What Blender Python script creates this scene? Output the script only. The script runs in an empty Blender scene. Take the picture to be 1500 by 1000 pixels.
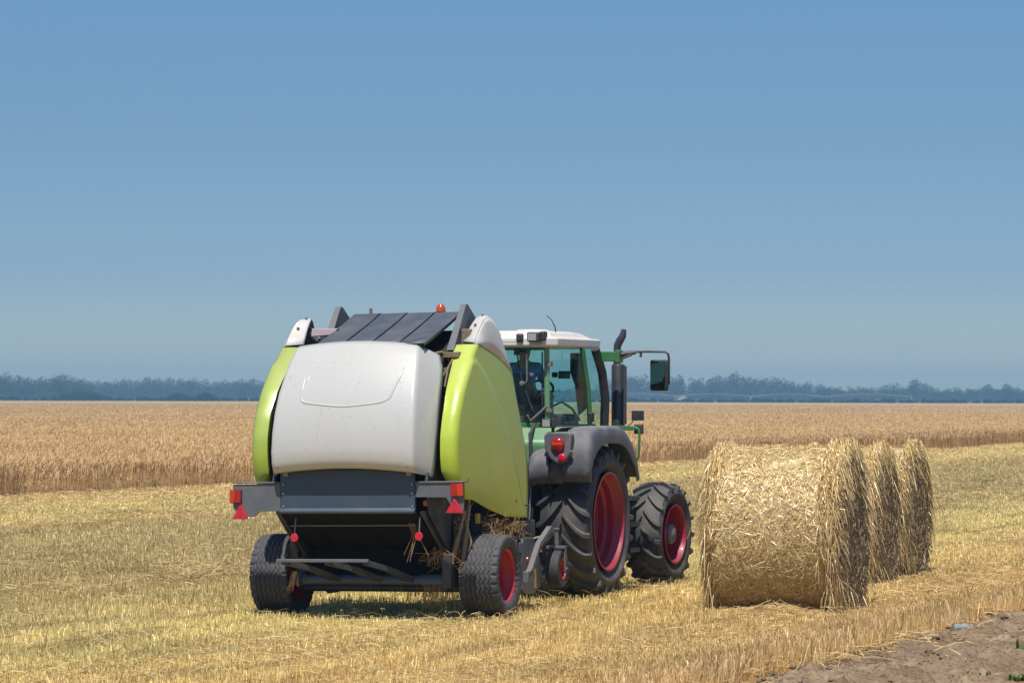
import bpy, bmesh, math, random
import numpy as np
from math import sin, cos, pi, radians, atan, sqrt
from mathutils import Vector, Matrix
random.seed(7)
rng = np.random.default_rng(11)
SC = bpy.context.scene
COL = SC.collection

# ------------------------------------------------------------------ helpers
def link(o, parent=None):
    COL.objects.link(o)
    if parent is not None:
        o.parent = parent
    return o

def tag(o, label=None, cat=None, group=None, kind=None):
    if label: o['label'] = label
    if cat: o['category'] = cat
    if group: o['group'] = group
    if kind: o['kind'] = kind
    return o

def empty(name, loc=(0, 0, 0), rot=(0, 0, 0), parent=None):
    o = bpy.data.objects.new(name, None)
    o.empty_display_size = 0.3
    o.location = loc
    o.rotation_euler = rot
    return link(o, parent)

def copy_tree(o, parent=None):
    c = o.copy()
    COL.objects.link(c)
    c.parent = parent
    for ch in list(o.children):
        copy_tree(ch, c)
    return c

class MB:
    """collects shapes, then builds one mesh object"""
    def __init__(s):
        s.v = []; s.f = []
    def add(s, vs, fs):
        n = len(s.v)
        s.v += [tuple(v) for v in vs]
        s.f += [tuple(i + n for i in f) for f in fs]
        return s
    def box(s, a, b, rot=None, piv=None):
        (x0, y0, z0), (x1, y1, z1) = a, b
        vs = [(x, y, z) for z in (z0, z1) for y in (y0, y1) for x in (x0, x1)]
        if rot is not None:
            c = Vector(piv) if piv else Vector(((x0+x1)/2, (y0+y1)/2, (z0+z1)/2))
            vs = [tuple(rot @ (Vector(v) - c) + c) for v in vs]
        return s.add(vs, [(0, 2, 3, 1), (4, 5, 7, 6), (0, 1, 5, 4), (2, 6, 7, 3), (0, 4, 6, 2), (1, 3, 7, 5)])
    def prism(s, pts, ax, a, b):
        """polygon pts (2D in the other two axes) extruded along axis ax from a to b"""
        def P(p, t):
            return {0: (t, p[0], p[1]), 1: (p[0], t, p[1]), 2: (p[0], p[1], t)}[ax]
        n = len(pts)
        vs = [P(p, a) for p in pts] + [P(p, b) for p in pts]
        fs = [tuple(range(n))[::-1], tuple(range(n, 2*n))]
        fs += [(i, (i+1) % n, n + (i+1) % n, n + i) for i in range(n)]
        return s.add(vs, fs)
    def tube(s, path, r, n=10, cap=True):
        path = [Vector(p) for p in path]
        m = len(path)
        rs = r if isinstance(r, (list, tuple)) else [r]*m
        vs = []; up = None
        for i, p in enumerate(path):
            d = (path[min(i+1, m-1)] - path[max(i-1, 0)]).normalized()
            if up is None:
                up = d.orthogonal().normalized()
            up = (up - d * up.dot(d)).normalized()
            w = d.cross(up)
            for k in range(n):
                a = 2*pi*k/n
                vs.append(tuple(p + (up*cos(a) + w*sin(a))*rs[i]))
        fs = []
        for i in range(m-1):
            for k in range(n):
                fs.append((i*n+k, i*n+(k+1) % n, (i+1)*n+(k+1) % n, (i+1)*n+k))
        if cap:
            fs.append(tuple(range(n))[::-1]); fs.append(tuple((m-1)*n+k for k in range(n)))
        return s.add(vs, fs)
    def lathe(s, prof, c=(0, 0, 0), ax=0, n=48, closed=False):
        """prof: (axial, radius) pairs about axis ax through c"""
        vs = []
        for (t, r) in prof:
            for k in range(n):
                a = 2*pi*k/n
                u, w = r*cos(a), r*sin(a)
                p = {0: (t, u, w), 1: (w, t, u), 2: (u, w, t)}[ax]
                vs.append((p[0]+c[0], p[1]+c[1], p[2]+c[2]))
        m = len(prof); fs = []
        for i in range(m if closed else m-1):
            j = (i+1) % m
            for k in range(n):
                fs.append((i*n+k, i*n+(k+1) % n, j*n+(k+1) % n, j*n+k))
        if not closed:
            if prof[0][1] < 0.012: fs.append(tuple(range(n))[::-1])
            if prof[-1][1] < 0.012: fs.append(tuple((m-1)*n+k for k in range(n)))
        return s.add(vs, fs)
    def build(s, name, mat, parent=None, bevel=0, smooth=35, solid=0, subsurf=0, loc=None):
        me = bpy.data.meshes.new(name)
        me.from_pydata(s.v, [], s.f)
        bm = bmesh.new(); bm.from_mesh(me)
        bmesh.ops.recalc_face_normals(bm, faces=bm.faces)
        bm.to_mesh(me); bm.free()
        me.materials.append(mat)
        if smooth:
            me.shade_smooth()
            me.set_sharp_from_angle(angle=radians(smooth))
        o = bpy.data.objects.new(name, me)
        link(o, parent)
        if loc: o.location = loc
        if solid:
            md = o.modifiers.new('solid', 'SOLIDIFY'); md.thickness = solid; md.offset = -1
        if bevel:
            md = o.modifiers.new('bevel', 'BEVEL'); md.width = bevel; md.segments = 3; md.limit_method = 'ANGLE'
            md.angle_limit = radians(30); md.harden_normals = False
        if subsurf:
            md = o.modifiers.new('sub', 'SUBSURF'); md.levels = subsurf; md.render_levels = subsurf
        return o

def grid_faces(nr, nc):
    return [(i*nc+j, i*nc+j+1, (i+1)*nc+j+1, (i+1)*nc+j) for i in range(nr-1) for j in range(nc-1)]

def np_mesh(name, verts, quads, mat, rnd=None, parent=None, smooth=False, tris=False):
    me = bpy.data.meshes.new(name)
    nv, nf = len(verts), len(quads)
    k = 3 if tris else 4
    me.vertices.add(nv); me.vertices.foreach_set('co', np.ascontiguousarray(verts, dtype=np.float32).ravel())
    me.loops.add(nf*k); me.loops.foreach_set('vertex_index', np.ascontiguousarray(quads, dtype=np.int32).ravel())
    me.polygons.add(nf); me.polygons.foreach_set('loop_start', np.arange(0, nf*k, k, dtype=np.int32))
    if smooth:
        me.polygons.foreach_set('use_smooth', np.ones(nf, dtype=bool))
    me.update(calc_edges=True)
    if rnd is not None:
        at = me.attributes.new('rnd', 'FLOAT', 'POINT')
        at.data.foreach_set('value', np.ascontiguousarray(rnd, dtype=np.float32).ravel())
    me.materials.append(mat)
    o = bpy.data.objects.new(name, me)
    return link(o, parent)

def ribbons(name, P, W, S, rnd, mat, parent=None):
    """P (N,K,3) spine points, W (N,K) widths, S (N,3) side vectors"""
    N, K, _ = P.shape
    off = S[:, None, :]*W[:, :, None]*0.5
    V = np.stack([P-off, P+off], axis=2).reshape(-1, 3)
    base = (np.arange(N)*K*2)[:, None]
    q = []
    for k in range(K-1):
        q.append(base + np.array([2*k, 2*k+1, 2*k+3, 2*k+2])[None, :])
    Q = np.stack(q, axis=1).reshape(-1, 4)
    R = np.repeat(rnd, K*2)
    return np_mesh(name, V, Q, mat, R, parent)

# ------------------------------------------------------------------ materials
def new_mat(name):
    m = bpy.data.materials.new(name); m.use_nodes = True
    nt = m.node_tree
    for n in list(nt.nodes): nt.nodes.remove(n)
    out = nt.nodes.new('ShaderNodeOutputMaterial')
    return m, nt, out

def N(nt, t, **kw):
    n = nt.nodes.new(t)
    for k, v in kw.items():
        if k in n.inputs.keys() if isinstance(k, str) else False:
            n.inputs[k].default_value = v
        else:
            setattr(n, k, v)
    return n

def mixc(nt, fac, a, b, mode='MIX'):
    n = nt.nodes.new('ShaderNodeMix'); n.data_type = 'RGBA'; n.blend_type = mode
    for sock, v in ((n.inputs[0], fac), (n.inputs[6], a), (n.inputs[7], b)):
        if hasattr(v, 'node'): nt.links.new(v, sock)
        elif isinstance(v, (int, float)): sock.default_value = v
        else: sock.default_value = (*v[:3], 1)
    return n.outputs[2]

def math_(nt, op, a, b=None, clamp=False):
    n = nt.nodes.new('ShaderNodeMath'); n.operation = op; n.use_clamp = clamp
    for i, v in enumerate((a, b)):
        if v is None: continue
        if hasattr(v, 'node'): nt.links.new(v, n.inputs[i])
        else: n.inputs[i].default_value = v
    return n.outputs[0]

def ramp(nt, fac, stops, interp='LINEAR'):
    n = nt.nodes.new('ShaderNodeValToRGB'); n.color_ramp.interpolation = interp
    el = n.color_ramp.elements
    while len(el) < len(stops): el.new(0.5)
    for e, (p, c) in zip(el, stops):
        e.position = p; e.color = (*c[:3], 1) if not isinstance(c, (int, float)) else (c, c, c, 1)
    nt.links.new(fac, n.inputs[0])
    return n.outputs[0]

def noise(nt, vec, scale, detail=4, rough=0.55):
    n = nt.nodes.new('ShaderNodeTexNoise'); n.inputs['Scale'].default_value = scale
    n.inputs['Detail'].default_value = detail; n.inputs['Roughness'].default_value = rough
    nt.links.new(vec, n.inputs['Vector'])
    return n.outputs[0]

def paint(name, base, rough=0.35, metal=0.0, dust=(0.30, 0.24, 0.16), dust_amt=0.25, dscale=3.0, speck=0.0,
          coat=0.0, var=0.12, bump=0.0, bscale=60, topdust=0.35, spec=0.5, streak=0.0):
    """painted / plastic / rubber surface with uneven dust, dust lying on upward faces and small chips"""
    m, nt, out = new_mat(name)
    b = nt.nodes.new('ShaderNodeBsdfPrincipled')
    tc = nt.nodes.new('ShaderNodeTexCoord'); ge = nt.nodes.new('ShaderNodeNewGeometry')
    ob = tc.outputs['Object']
    n1 = noise(nt, ob, dscale, 6, 0.65)
    n2 = noise(nt, ob, dscale*9, 4, 0.6)
    vcol = mixc(nt, math_(nt, 'MULTIPLY', n2, var), base, tuple(c*0.6 for c in base))
    f = ramp(nt, n1, [(0.42, 0.0), (0.75, 1.0)])
    f = math_(nt, 'MULTIPLY', f, dust_amt)
    sx = nt.nodes.new('ShaderNodeSeparateXYZ'); nt.links.new(ge.outputs['Normal'], sx.inputs[0])
    up = math_(nt, 'POWER', math_(nt, 'MAXIMUM', sx.outputs[2], 0.0), 2.0)
    up = math_(nt, 'MULTIPLY', math_(nt, 'MULTIPLY', up, math_(nt, 'ADD', n1, 0.2)), topdust)
    f = math_(nt, 'ADD', f, up, True)
    col = mixc(nt, f, vcol, dust)
    if speck > 0:
        n3 = noise(nt, ob, 38, 3, 0.7)
        sp = ramp(nt, n3, [(0.675 - speck*0.02, 0.0), (0.695 - speck*0.02, 1.0)])
        col = mixc(nt, math_(nt, 'MULTIPLY', sp, 0.7), col, (0.22, 0.15, 0.09))
    if streak > 0:      # rust-brown runs below scratches and seams
        mp = nt.nodes.new('ShaderNodeMapping'); mp.inputs['Scale'].default_value = (9, 9, 0.9); nt.links.new(ob, mp.inputs[0])
        s1 = ramp(nt, noise(nt, mp.outputs[0], 1.6, 5, 0.7), [(0.60, 0.0), (0.70, 1.0)])
        s2 = ramp(nt, noise(nt, ob, 2.1, 2, 0.5), [(0.52, 0.0), (0.64, 1.0)])
        col = mixc(nt, math_(nt, 'MULTIPLY', math_(nt, 'MULTIPLY', s1, s2), streak), col, (0.30, 0.22, 0.12))
    nt.links.new(col, b.inputs['Base Color'])
    r = math_(nt, 'ADD', math_(nt, 'MULTIPLY', f, 0.5), rough, True)
    r = math_(nt, 'ADD', r, math_(nt, 'MULTIPLY', math_(nt, 'SUBTRACT', n2, 0.5), 0.15), True)
    nt.links.new(r, b.inputs['Roughness'])
    b.inputs['Metallic'].default_value = metal
    b.inputs['Specular IOR Level'].default_value = spec
    if coat:
        b.inputs['Coat Weight'].default_value = coat; b.inputs['Coat Roughness'].default_value = 0.12
    if bump:
        bp = nt.nodes.new('ShaderNodeBump'); bp.inputs['Strength'].default_value = bump; bp.inputs['Distance'].default_value = 0.01
        nt.links.new(noise(nt, ob, bscale, 3), bp.inputs['Height']); nt.links.new(bp.outputs[0], b.inputs['Normal'])
    nt.links.new(b.outputs[0], out.inputs[0])
    return m

M = {}
M['white'] = paint('cover_white', (0.49, 0.485, 0.455), 0.34, speck=0.9, dust=(0.40, 0.35, 0.26), dust_amt=0.18, dscale=1.6, coat=0.5, var=0.05, topdust=0.15, streak=0.35)
M['fairing'] = paint('fairing_white', (0.62, 0.62, 0.58), 0.42, speck=1.2, dust=(0.42, 0.35, 0.24), dust_amt=0.4, dscale=2.5, var=0.08, streak=0.4)
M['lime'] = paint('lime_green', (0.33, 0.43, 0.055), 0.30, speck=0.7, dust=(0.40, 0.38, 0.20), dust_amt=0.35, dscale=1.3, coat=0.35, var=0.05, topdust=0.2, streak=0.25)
M['limebrightened'] = paint('lime_green_brightened', (0.43, 0.54, 0.05), 0.33, speck=0.5, dust=(0.50, 0.50, 0.20), dust_amt=0.40, dscale=0.9, coat=0.15, streak=0.3, var=0.05, topdust=0.2)  # same lime paint, brightened to stand in for light reflected off the ground
M['slat'] = paint('slat_grey', (0.055, 0.065, 0.08), 0.45, dust=(0.2, 0.19, 0.17), dust_amt=0.25, dscale=4, topdust=0.18)
M['plate'] = paint('plate_bluegrey', (0.042, 0.066, 0.095), 0.42, dust=(0.16, 0.16, 0.16), dust_amt=0.12, dscale=2.5)
M['bar'] = paint('bar_grey', (0.10, 0.11, 0.125), 0.5, dust=(0.25, 0.22, 0.18), dust_amt=0.3, dscale=4)
M['steel'] = paint('dark_steel', (0.035, 0.04, 0.048), 0.45, dust=(0.2, 0.16, 0.11), dust_amt=0.35, dscale=5)
M['brightsteel'] = paint('worn_steel', (0.26, 0.27, 0.29), 0.38, metal=0.6, dust=(0.25, 0.2, 0.14), dust_amt=0.4, dscale=8)
M['black'] = paint('dirty_black', (0.014, 0.014, 0.016), 0.65, dust=(0.10, 0.075, 0.05), dust_amt=0.35, dscale=5, spec=0.2)
M['dustysteel'] = paint('dusty_steel', (0.16, 0.12, 0.08), 0.7, dust=(0.33, 0.25, 0.15), dust_amt=0.6, dscale=9)
M['rubber'] = paint('tyre_rubber', (0.045, 0.047, 0.052), 0.62, dust=(0.14, 0.125, 0.11), dust_amt=0.45, dscale=6, bump=0.25, bscale=120, topdust=0.35)
M['rubber2'] = paint('tractor_rubber', (0.040, 0.042, 0.047), 0.6, dust=(0.21, 0.18, 0.145), dust_amt=0.6, dscale=2.5, bump=0.3, bscale=90, topdust=0.5)
M['red'] = paint('rim_red', (0.50, 0.010, 0.018), 0.36, dust=(0.30, 0.10, 0.09), dust_amt=0.35, dscale=4, coat=0.2, var=0.25)
M['darkred'] = paint('rim_dark_red', (0.32, 0.009, 0.036), 0.42, dust=(0.28, 0.09, 0.09), dust_amt=0.22, dscale=4, coat=0.15, var=0.25)
M['green'] = paint('tractor_green', (0.12, 0.275, 0.125), 0.34, dust=(0.34, 0.33, 0.22), dust_amt=0.35, dscale=4, coat=0.25, topdust=0.4)
M['dgreen'] = paint('tractor_dark_green', (0.028, 0.16, 0.045), 0.36, dust=(0.25, 0.26, 0.18), dust_amt=0.25, dscale=4)
M['fender'] = paint('fender_grey', (0.085, 0.09, 0.10), 0.55, dust=(0.26, 0.24, 0.22), dust_amt=0.55, dscale=4, bump=0.08, bscale=200, topdust=0.6)
M['roof'] = paint('roof_white', (0.72, 0.70, 0.64), 0.45, dust=(0.50, 0.40, 0.27), dust_amt=0.4, dscale=3, topdust=0.6)
M['hub'] = paint('hub_grey', (0.13, 0.14, 0.15), 0.5, dust=(0.3, 0.27, 0.22), dust_amt=0.5, dscale=9)
M['plastic'] = paint('black_plastic', (0.02, 0.021, 0.025), 0.5, dust=(0.2, 0.18, 0.15), dust_amt=0.25, dscale=7)
M['exhaust'] = paint('exhaust_steel', (0.05, 0.055, 0.065), 0.4, metal=0.3, dust=(0.12, 0.10, 0.09), dust_amt=0.3, dscale=6)
M['tan'] = paint('tan_dust', (0.36, 0.27, 0.16), 0.85, dust_amt=0.2)
M['yellow'] = paint('sticker_yellow', (0.55, 0.38, 0.02), 0.5, dust_amt=0.4)
M['pinkbox'] = paint('pale_box', (0.50, 0.40, 0.42), 0.5, dust_amt=0.3)
M['skin'] = paint('skin', (0.45, 0.26, 0.18), 0.5, dust_amt=0.0, topdust=0)
M['hair'] = paint('hair', (0.03, 0.02, 0.015), 0.7, dust_amt=0.0, topdust=0)
M['shirt'] = paint('shirt_blue', (0.06, 0.22, 0.45), 0.8, dust_amt=0.1, topdust=0)
M['trousers'] = paint('trousers_dark', (0.03, 0.035, 0.06), 0.85, dust_amt=0.1, topdust=0)
M['seat'] = paint('seat_fabric', (0.04, 0.04, 0.05), 0.85, dust_amt=0.1, topdust=0)
M['bark'] = paint('bark', (0.09, 0.065, 0.045), 0.9, dust_amt=0.0, topdust=0)
M['soilclod'] = paint('clod', (0.24, 0.17, 0.115), 0.95, dust=(0.33, 0.25, 0.18), dust_amt=0.5, dscale=12, bump=0.5, bscale=40)
M['barn'] = paint('barn_wall', (0.42, 0.40, 0.38), 0.8, dust_amt=0.1)
M['barnroof'] = paint('barn_roof', (0.3, 0.2, 0.18), 0.8, dust_amt=0.1)
M['floor'] = paint('belt_black', (0.009, 0.009, 0.010), 0.7, dust=(0.03, 0.025, 0.02), dust_amt=0.3, dscale=5, topdust=0, spec=0.12)
M['pipe'] = paint('galvanised_pipe', (0.38, 0.40, 0.41), 0.45, metal=0.0, dust_amt=0.1)

def lens(name, base, rough=0.15, emis=0):
    m, nt, out = new_mat(name)
    b = nt.nodes.new('ShaderNodeBsdfPrincipled')
    tc = nt.nodes.new('ShaderNodeTexCoord')
    w = nt.nodes.new('ShaderNodeTexVoronoi'); w.inputs['Scale'].default_value = 90
    nt.links.new(tc.outputs['Object'], w.inputs['Vector'])
    c = mixc(nt, w.outputs[0], base, tuple(x*0.6 for x in base))
    nt.links.new(c, b.inputs['Base Color'])
    b.inputs['Roughness'].default_value = rough
    b.inputs['Coat Weight'].default_value = 0.6
    nt.links.new(b.outputs[0], out.inputs[0])
    return m
M['lensred'] = lens('lens_red', (0.42, 0.010, 0.016))
M['lensorange'] = lens('lens_orange', (0.62, 0.085, 0.008))
M['lensdeep'] = lens('lens_orange_red', (0.60, 0.045, 0.012))
M['reflred'] = lens('reflector_red', (0.66, 0.013, 0.05), 0.3)
M['lampglass'] = lens('lamp_glass', (0.42, 0.43, 0.40), 0.1)

def glass_mat():
    m, nt, out = new_mat('cab_glass')
    tr = nt.nodes.new('ShaderNodeBsdfTransparent'); tr.inputs[0].default_value = (0.80, 0.95, 0.935, 1)
    gl = nt.nodes.new('ShaderNodeBsdfGlossy'); gl.inputs['Roughness'].default_value = 0.02
    df = nt.nodes.new('ShaderNodeBsdfDiffuse'); df.inputs[0].default_value = (0.25, 0.27, 0.25, 1)
    lw = nt.nodes.new('ShaderNodeLayerWeight'); lw.inputs[0].default_value = 0.5
    fr_ = math_(nt, 'ADD', math_(nt, 'MULTIPLY', math_(nt, 'POWER', lw.outputs['Facing'], 4.0), 0.35), 0.03)
    tc = nt.nodes.new('ShaderNodeTexCoord')
    ns = ramp(nt, noise(nt, tc.outputs['Object'], 3, 5, 0.7), [(0.45, 0.0), (0.8, 0.12)])
    m1 = nt.nodes.new('ShaderNodeMixShader'); nt.links.new(fr_, m1.inputs[0])
    nt.links.new(tr.outputs[0], m1.inputs[1]); nt.links.new(gl.outputs[0], m1.inputs[2])
    m2 = nt.nodes.new('ShaderNodeMixShader'); nt.links.new(ns, m2.inputs[0])
    nt.links.new(m1.outputs[0], m2.inputs[1]); nt.links.new(df.outputs[0], m2.inputs[2])
    nt.links.new(m2.outputs[0], out.inputs[0])
    return m
M['glass'] = glass_mat()
def mirror_mat():
    m, nt, out = new_mat('mirror_glass')
    b = nt.nodes.new('ShaderNodeBsdfPrincipled'); b.inputs['Base Color'].default_value = (0.16, 0.18, 0.18, 1)
    b.inputs['Metallic'].default_value = 1; b.inputs['Roughness'].default_value = 0.05
    nt.links.new(b.outputs[0], out.inputs[0]); return m
M['mirror'] = mirror_mat()

# heading of the whole field: rows, tracks and the road edge run this way
HD = radians(21.0)
UX, UY = cos(HD), -sin(HD)          # across the rows
VX, VY = sin(HD), cos(HD)           # along the rows

def field_colour(nt):
    """straw / weedy stubble bands that run along the field, from world position"""
    ge = nt.nodes.new('ShaderNodeNewGeometry')
    sx = nt.nodes.new('ShaderNodeSeparateXYZ'); nt.links.new(ge.outputs['Position'], sx.inputs[0])
    u = math_(nt, 'ADD', math_(nt, 'MULTIPLY', sx.outputs[0], UX), math_(nt, 'MULTIPLY', sx.outputs[1], UY))
    v = math_(nt, 'ADD', math_(nt, 'MULTIPLY', sx.outputs[0], VX), math_(nt, 'MULTIPLY', sx.outputs[1], VY))
    cb = nt.nodes.new('ShaderNodeCombineXYZ')
    nt.links.new(math_(nt, 'MULTIPLY', u, 0.55), cb.inputs[0]); nt.links.new(math_(nt, 'MULTIPLY', v, 0.05), cb.inputs[1])
    n1 = noise(nt, cb.outputs[0], 1.0, 5, 0.6)
    uu = math_(nt, 'ADD', u, math_(nt, 'MULTIPLY', math_(nt, 'SUBTRACT', n1, 0.5), 5.0))
    t = math_(nt, 'DIVIDE', math_(nt, 'ADD', uu, 45.0), 45.0, True)
    def T(x): return (x+45)/45
    S = (0.78, 0.66, 0.285); G = (0.60, 0.50, 0.235); B = (0.50, 0.31, 0.145); Y = (0.78, 0.61, 0.28)
    c = ramp(nt, t, [(T(-38), Y), (T(-30.5), S), (T(-28), (0.60, 0.47, 0.22)), (T(-26), G), (T(-21), (0.56, 0.45, 0.215)),
                     (T(-18.5), (0.55, 0.45, 0.21)), (T(-16.0), (0.72, 0.60, 0.27)), (T(-14), S), (T(-11), (0.78, 0.60, 0.26)), (T(-9.3), (0.72, 0.54, 0.235)), (T(-7.7), (0.68, 0.48, 0.235))])
    n2 = noise(nt, cb.outputs[0], 4.0, 5, 0.65)
    dk = ramp(nt, n2, [(0.3, (0.55, 0.50, 0.48)), (0.47, (0.95, 0.93, 0.9)), (0.55, (1.05, 1.03, 1.0)), (0.72, (1.22, 1.2, 1.12))])
    c = mixc(nt, 1.0, c, dk, 'MULTIPLY')
    # weedy greenish patches
    n3 = noise(nt, ge.outputs['Position'], 0.45, 4, 0.6)
    gw = ramp(nt, n3, [(0.52, 0.0), (0.68, 1.0)])
    c = mixc(nt, math_(nt, 'MULTIPLY', gw, 0.22), c, (0.26, 0.27, 0.13))
    return c

def straw_mat(name, field=True, base=(0.6, 0.45, 0.2), lo=(0.55, 0.5, 0.45), hi=(1.45, 1.4, 1.25), trans=0.25, gloss=0.0, attr=True, drift=False):
    m, nt, out = new_mat(name)
    col = field_colour(nt) if field else None
    if col is None:
        rgb = nt.nodes.new('ShaderNodeRGB'); rgb.outputs[0].default_value = (*base, 1); col = rgb.outputs[0]
    if drift:
        ge = nt.nodes.new('ShaderNodeNewGeometry'); sx = nt.nodes.new('ShaderNodeSeparateXYZ'); nt.links.new(ge.outputs['Position'], sx.inputs[0])
        cb = nt.nodes.new('ShaderNodeCombineXYZ'); nt.links.new(math_(nt, 'MULTIPLY', sx.outputs[0], 0.035), cb.inputs[0]); nt.links.new(math_(nt, 'MULTIPLY', sx.outputs[1], 0.03), cb.inputs[1])
        col = mixc(nt, 1.0, col, ramp(nt, noise(nt, cb.outputs[0], 1.0, 5, 0.65), [(0.32, (0.80, 0.78, 0.80)), (0.5, (1, 1, 1)), (0.7, (1.12, 1.10, 1.04))]), 'MULTIPLY')
    at = nt.nodes.new('ShaderNodeAttribute'); at.attribute_name = 'rnd'
    k = ramp(nt, at.outputs['Fac'], [(0.0, lo), (0.35, tuple(0.5*(a+b)*0.85 for a, b in zip(lo, hi))), (0.8, (1.05, 1.0, 0.92)), (1.0, hi)])
    c = mixc(nt, 1.0, col, k, 'MULTIPLY')
    d = nt.nodes.new('ShaderNodeBsdfDiffuse'); nt.links.new(c, d.inputs[0])
    t = nt.nodes.new('ShaderNodeBsdfTranslucent'); nt.links.new(c, t.inputs[0])
    mx = nt.nodes.new('ShaderNodeMixShader'); mx.inputs[0].default_value = trans
    nt.links.new(d.outputs[0], mx.inputs[1]); nt.links.new(t.outputs[0], mx.inputs[2])
    fin = mx.outputs[0]
    if gloss:
        g = nt.nodes.new('ShaderNodeBsdfGlossy'); g.inputs['Roughness'].default_value = 0.35; g.inputs[0].default_value = (0.9, 0.85, 0.7, 1)
        m3 = nt.nodes.new('ShaderNodeMixShader'); m3.inputs[0].default_value = gloss
        nt.links.new(fin, m3.inputs[1]); nt.links.new(g.outputs[0], m3.inputs[2]); fin = m3.outputs[0]
    nt.links.new(fin, out.inputs[0])
    return m

M['stubble'] = straw_mat('stubble_stalks', True, lo=(0.50, 0.42, 0.33), hi=(1.9, 2.05, 2.3))
M['loose'] = straw_mat('loose_straw', False, base=(0.72, 0.54, 0.26), lo=(0.6, 0.5, 0.4), hi=(1.3, 1.4, 1.6))
M['wheatstalk'] = straw_mat('wheat_stalks', False, drift=True, base=(0.60, 0.425, 0.225), lo=(0.80, 0.75, 0.68), hi=(1.18, 1.18, 1.18))
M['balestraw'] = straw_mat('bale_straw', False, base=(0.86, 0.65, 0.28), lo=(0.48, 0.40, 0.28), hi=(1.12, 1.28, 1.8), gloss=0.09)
M['balestrawshaded'] = straw_mat('bale_straw_shaded', False, base=(0.56, 0.45, 0.27), lo=(0.45, 0.42, 0.42), hi=(1.45, 1.4, 1.3))  # end-face straw, its colour darkened and greyed for the shade on the ends

def ground_mat():
    m, nt, out = new_mat('field_ground')
    c = field_colour(nt)
    ge = nt.nodes.new('ShaderNodeNewGeometry')
    n1 = noise(nt, ge.outputs['Position'], 9, 6, 0.7)
    k = ramp(nt, n1, [(0.3, (0.26, 0.21, 0.17)), (0.62, (0.72, 0.66, 0.58))])  # ground colour darkened, so gaps between the stalks read as shaded depth
    c = mixc(nt, 1.0, c, k, 'MULTIPLY')
    b = nt.nodes.new('ShaderNodeBsdfDiffuse'); nt.links.new(c, b.inputs[0])
    bp = nt.nodes.new('ShaderNodeBump'); bp.inputs['Distance'].default_value = 0.05; bp.inputs['Strength'].default_value = 0.8
    nt.links.new(noise(nt, ge.outputs['Position'], 14, 4, 0.7), bp.inputs['Height']); nt.links.new(bp.outputs[0], b.inputs['Normal'])
    nt.links.new(b.outputs[0], out.inputs[0])
    return m
def soil_mat():
    m, nt, out = new_mat('dry_soil')
    ge = nt.nodes.new('ShaderNodeNewGeometry'); P = ge.outputs['Position']
    n1 = noise(nt, P, 1.3, 6, 0.65); n2 = noise(nt, P, 22, 5, 0.7)
    c = ramp(nt, n1, [(0.3, (0.18, 0.12, 0.075)), (0.55, (0.29, 0.21, 0.135)), (0.75, (0.41, 0.31, 0.205))])
    c = mixc(nt, 1.0, c, ramp(nt, n2, [(0.34, (0.5, 0.46, 0.42)), (0.5, (0.95, 0.94, 0.92)), (0.7, (1.15, 1.13, 1.1))]), 'MULTIPLY')
    b = nt.nodes.new('ShaderNodeBsdfDiffuse'); nt.links.new(c, b.inputs[0])
    bp = nt.nodes.new('ShaderNodeBump'); bp.inputs['Distance'].default_value = 0.03; bp.inputs['Strength'].default_value = 0.9
    nt.links.new(n2, bp.inputs['Height']); nt.links.new(bp.outputs[0], b.inputs['Normal'])
    nt.links.new(b.outputs[0], out.inputs[0])
    return m
def canopy_mat():
    m, nt, out = new_mat('wheat_canopy')
    ge = nt.nodes.new('ShaderNodeNewGeometry'); P = ge.outputs['Position']
    sx = nt.nodes.new('ShaderNodeSeparateXYZ'); nt.links.new(P, sx.inputs[0])
    v = nt.nodes.new('ShaderNodeCombineXYZ')
    nt.links.new(math_(nt, 'MULTIPLY', sx.outputs[0], 0.9), v.inputs[0])
    nt.links.new(math_(nt, 'MULTIPLY', sx.outputs[1], 0.045), v.inputs[1])
    n1 = noise(nt, v.outputs[0], 1.0, 8, 0.75)
    n2 = noise(nt, v.outputs[0], 0.09, 5, 0.6)
    n3 = noise(nt, v.outputs[0], 8.0, 5, 0.75)
    c = ramp(nt, n1, [(0.3, (0.32, 0.225, 0.11)), (0.5, (0.46, 0.335, 0.17)), (0.72, (0.58, 0.43, 0.235))])
    c = mixc(nt, 1.0, c, ramp(nt, n2, [(0.3, (0.86, 0.86, 0.9)), (0.7, (1.1, 1.08, 1.0))]), 'MULTIPLY')
    c = mixc(nt, 1.0, c, ramp(nt, n3, [(0.3, (0.75, 0.73, 0.7)), (0.65, (1.15, 1.12, 1.05))]), 'MULTIPLY')
    b = nt.nodes.new('ShaderNodeBsdfDiffuse'); nt.links.new(c, b.inputs[0])
    nt.links.new(b.outputs[0], out.inputs[0])
    return m
def leaf_mat(name, a, b_, seed=0.0):
    m, nt, out = new_mat(name)
    at = nt.nodes.new('ShaderNodeAttribute'); at.attribute_name = 'rnd'
    c = ramp(nt, at.outputs['Fac'], [(0, a), (1, b_)])
    d = nt.nodes.new('ShaderNodeBsdfDiffuse'); nt.links.new(c, d.inputs[0])
    t = nt.nodes.new('ShaderNodeBsdfTranslucent'); nt.links.new(c, t.inputs[0])
    mx = nt.nodes.new('ShaderNodeMixShader'); mx.inputs[0].default_value = 0.25
    nt.links.new(d.outputs[0], mx.inputs[1]); nt.links.new(t.outputs[0], mx.inputs[2])
    nt.links.new(mx.outputs[0], out.inputs[0]); return m
M['ground'] = ground_mat(); M['soil'] = soil_mat(); M['canopy'] = canopy_mat()
M['leaf'] = leaf_mat('tree_leaves', (0.030, 0.055, 0.022), (0.075, 0.12, 0.045))
M['leafdark'] = leaf_mat('bush_leaves', (0.015, 0.032, 0.012), (0.035, 0.065, 0.022))
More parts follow.
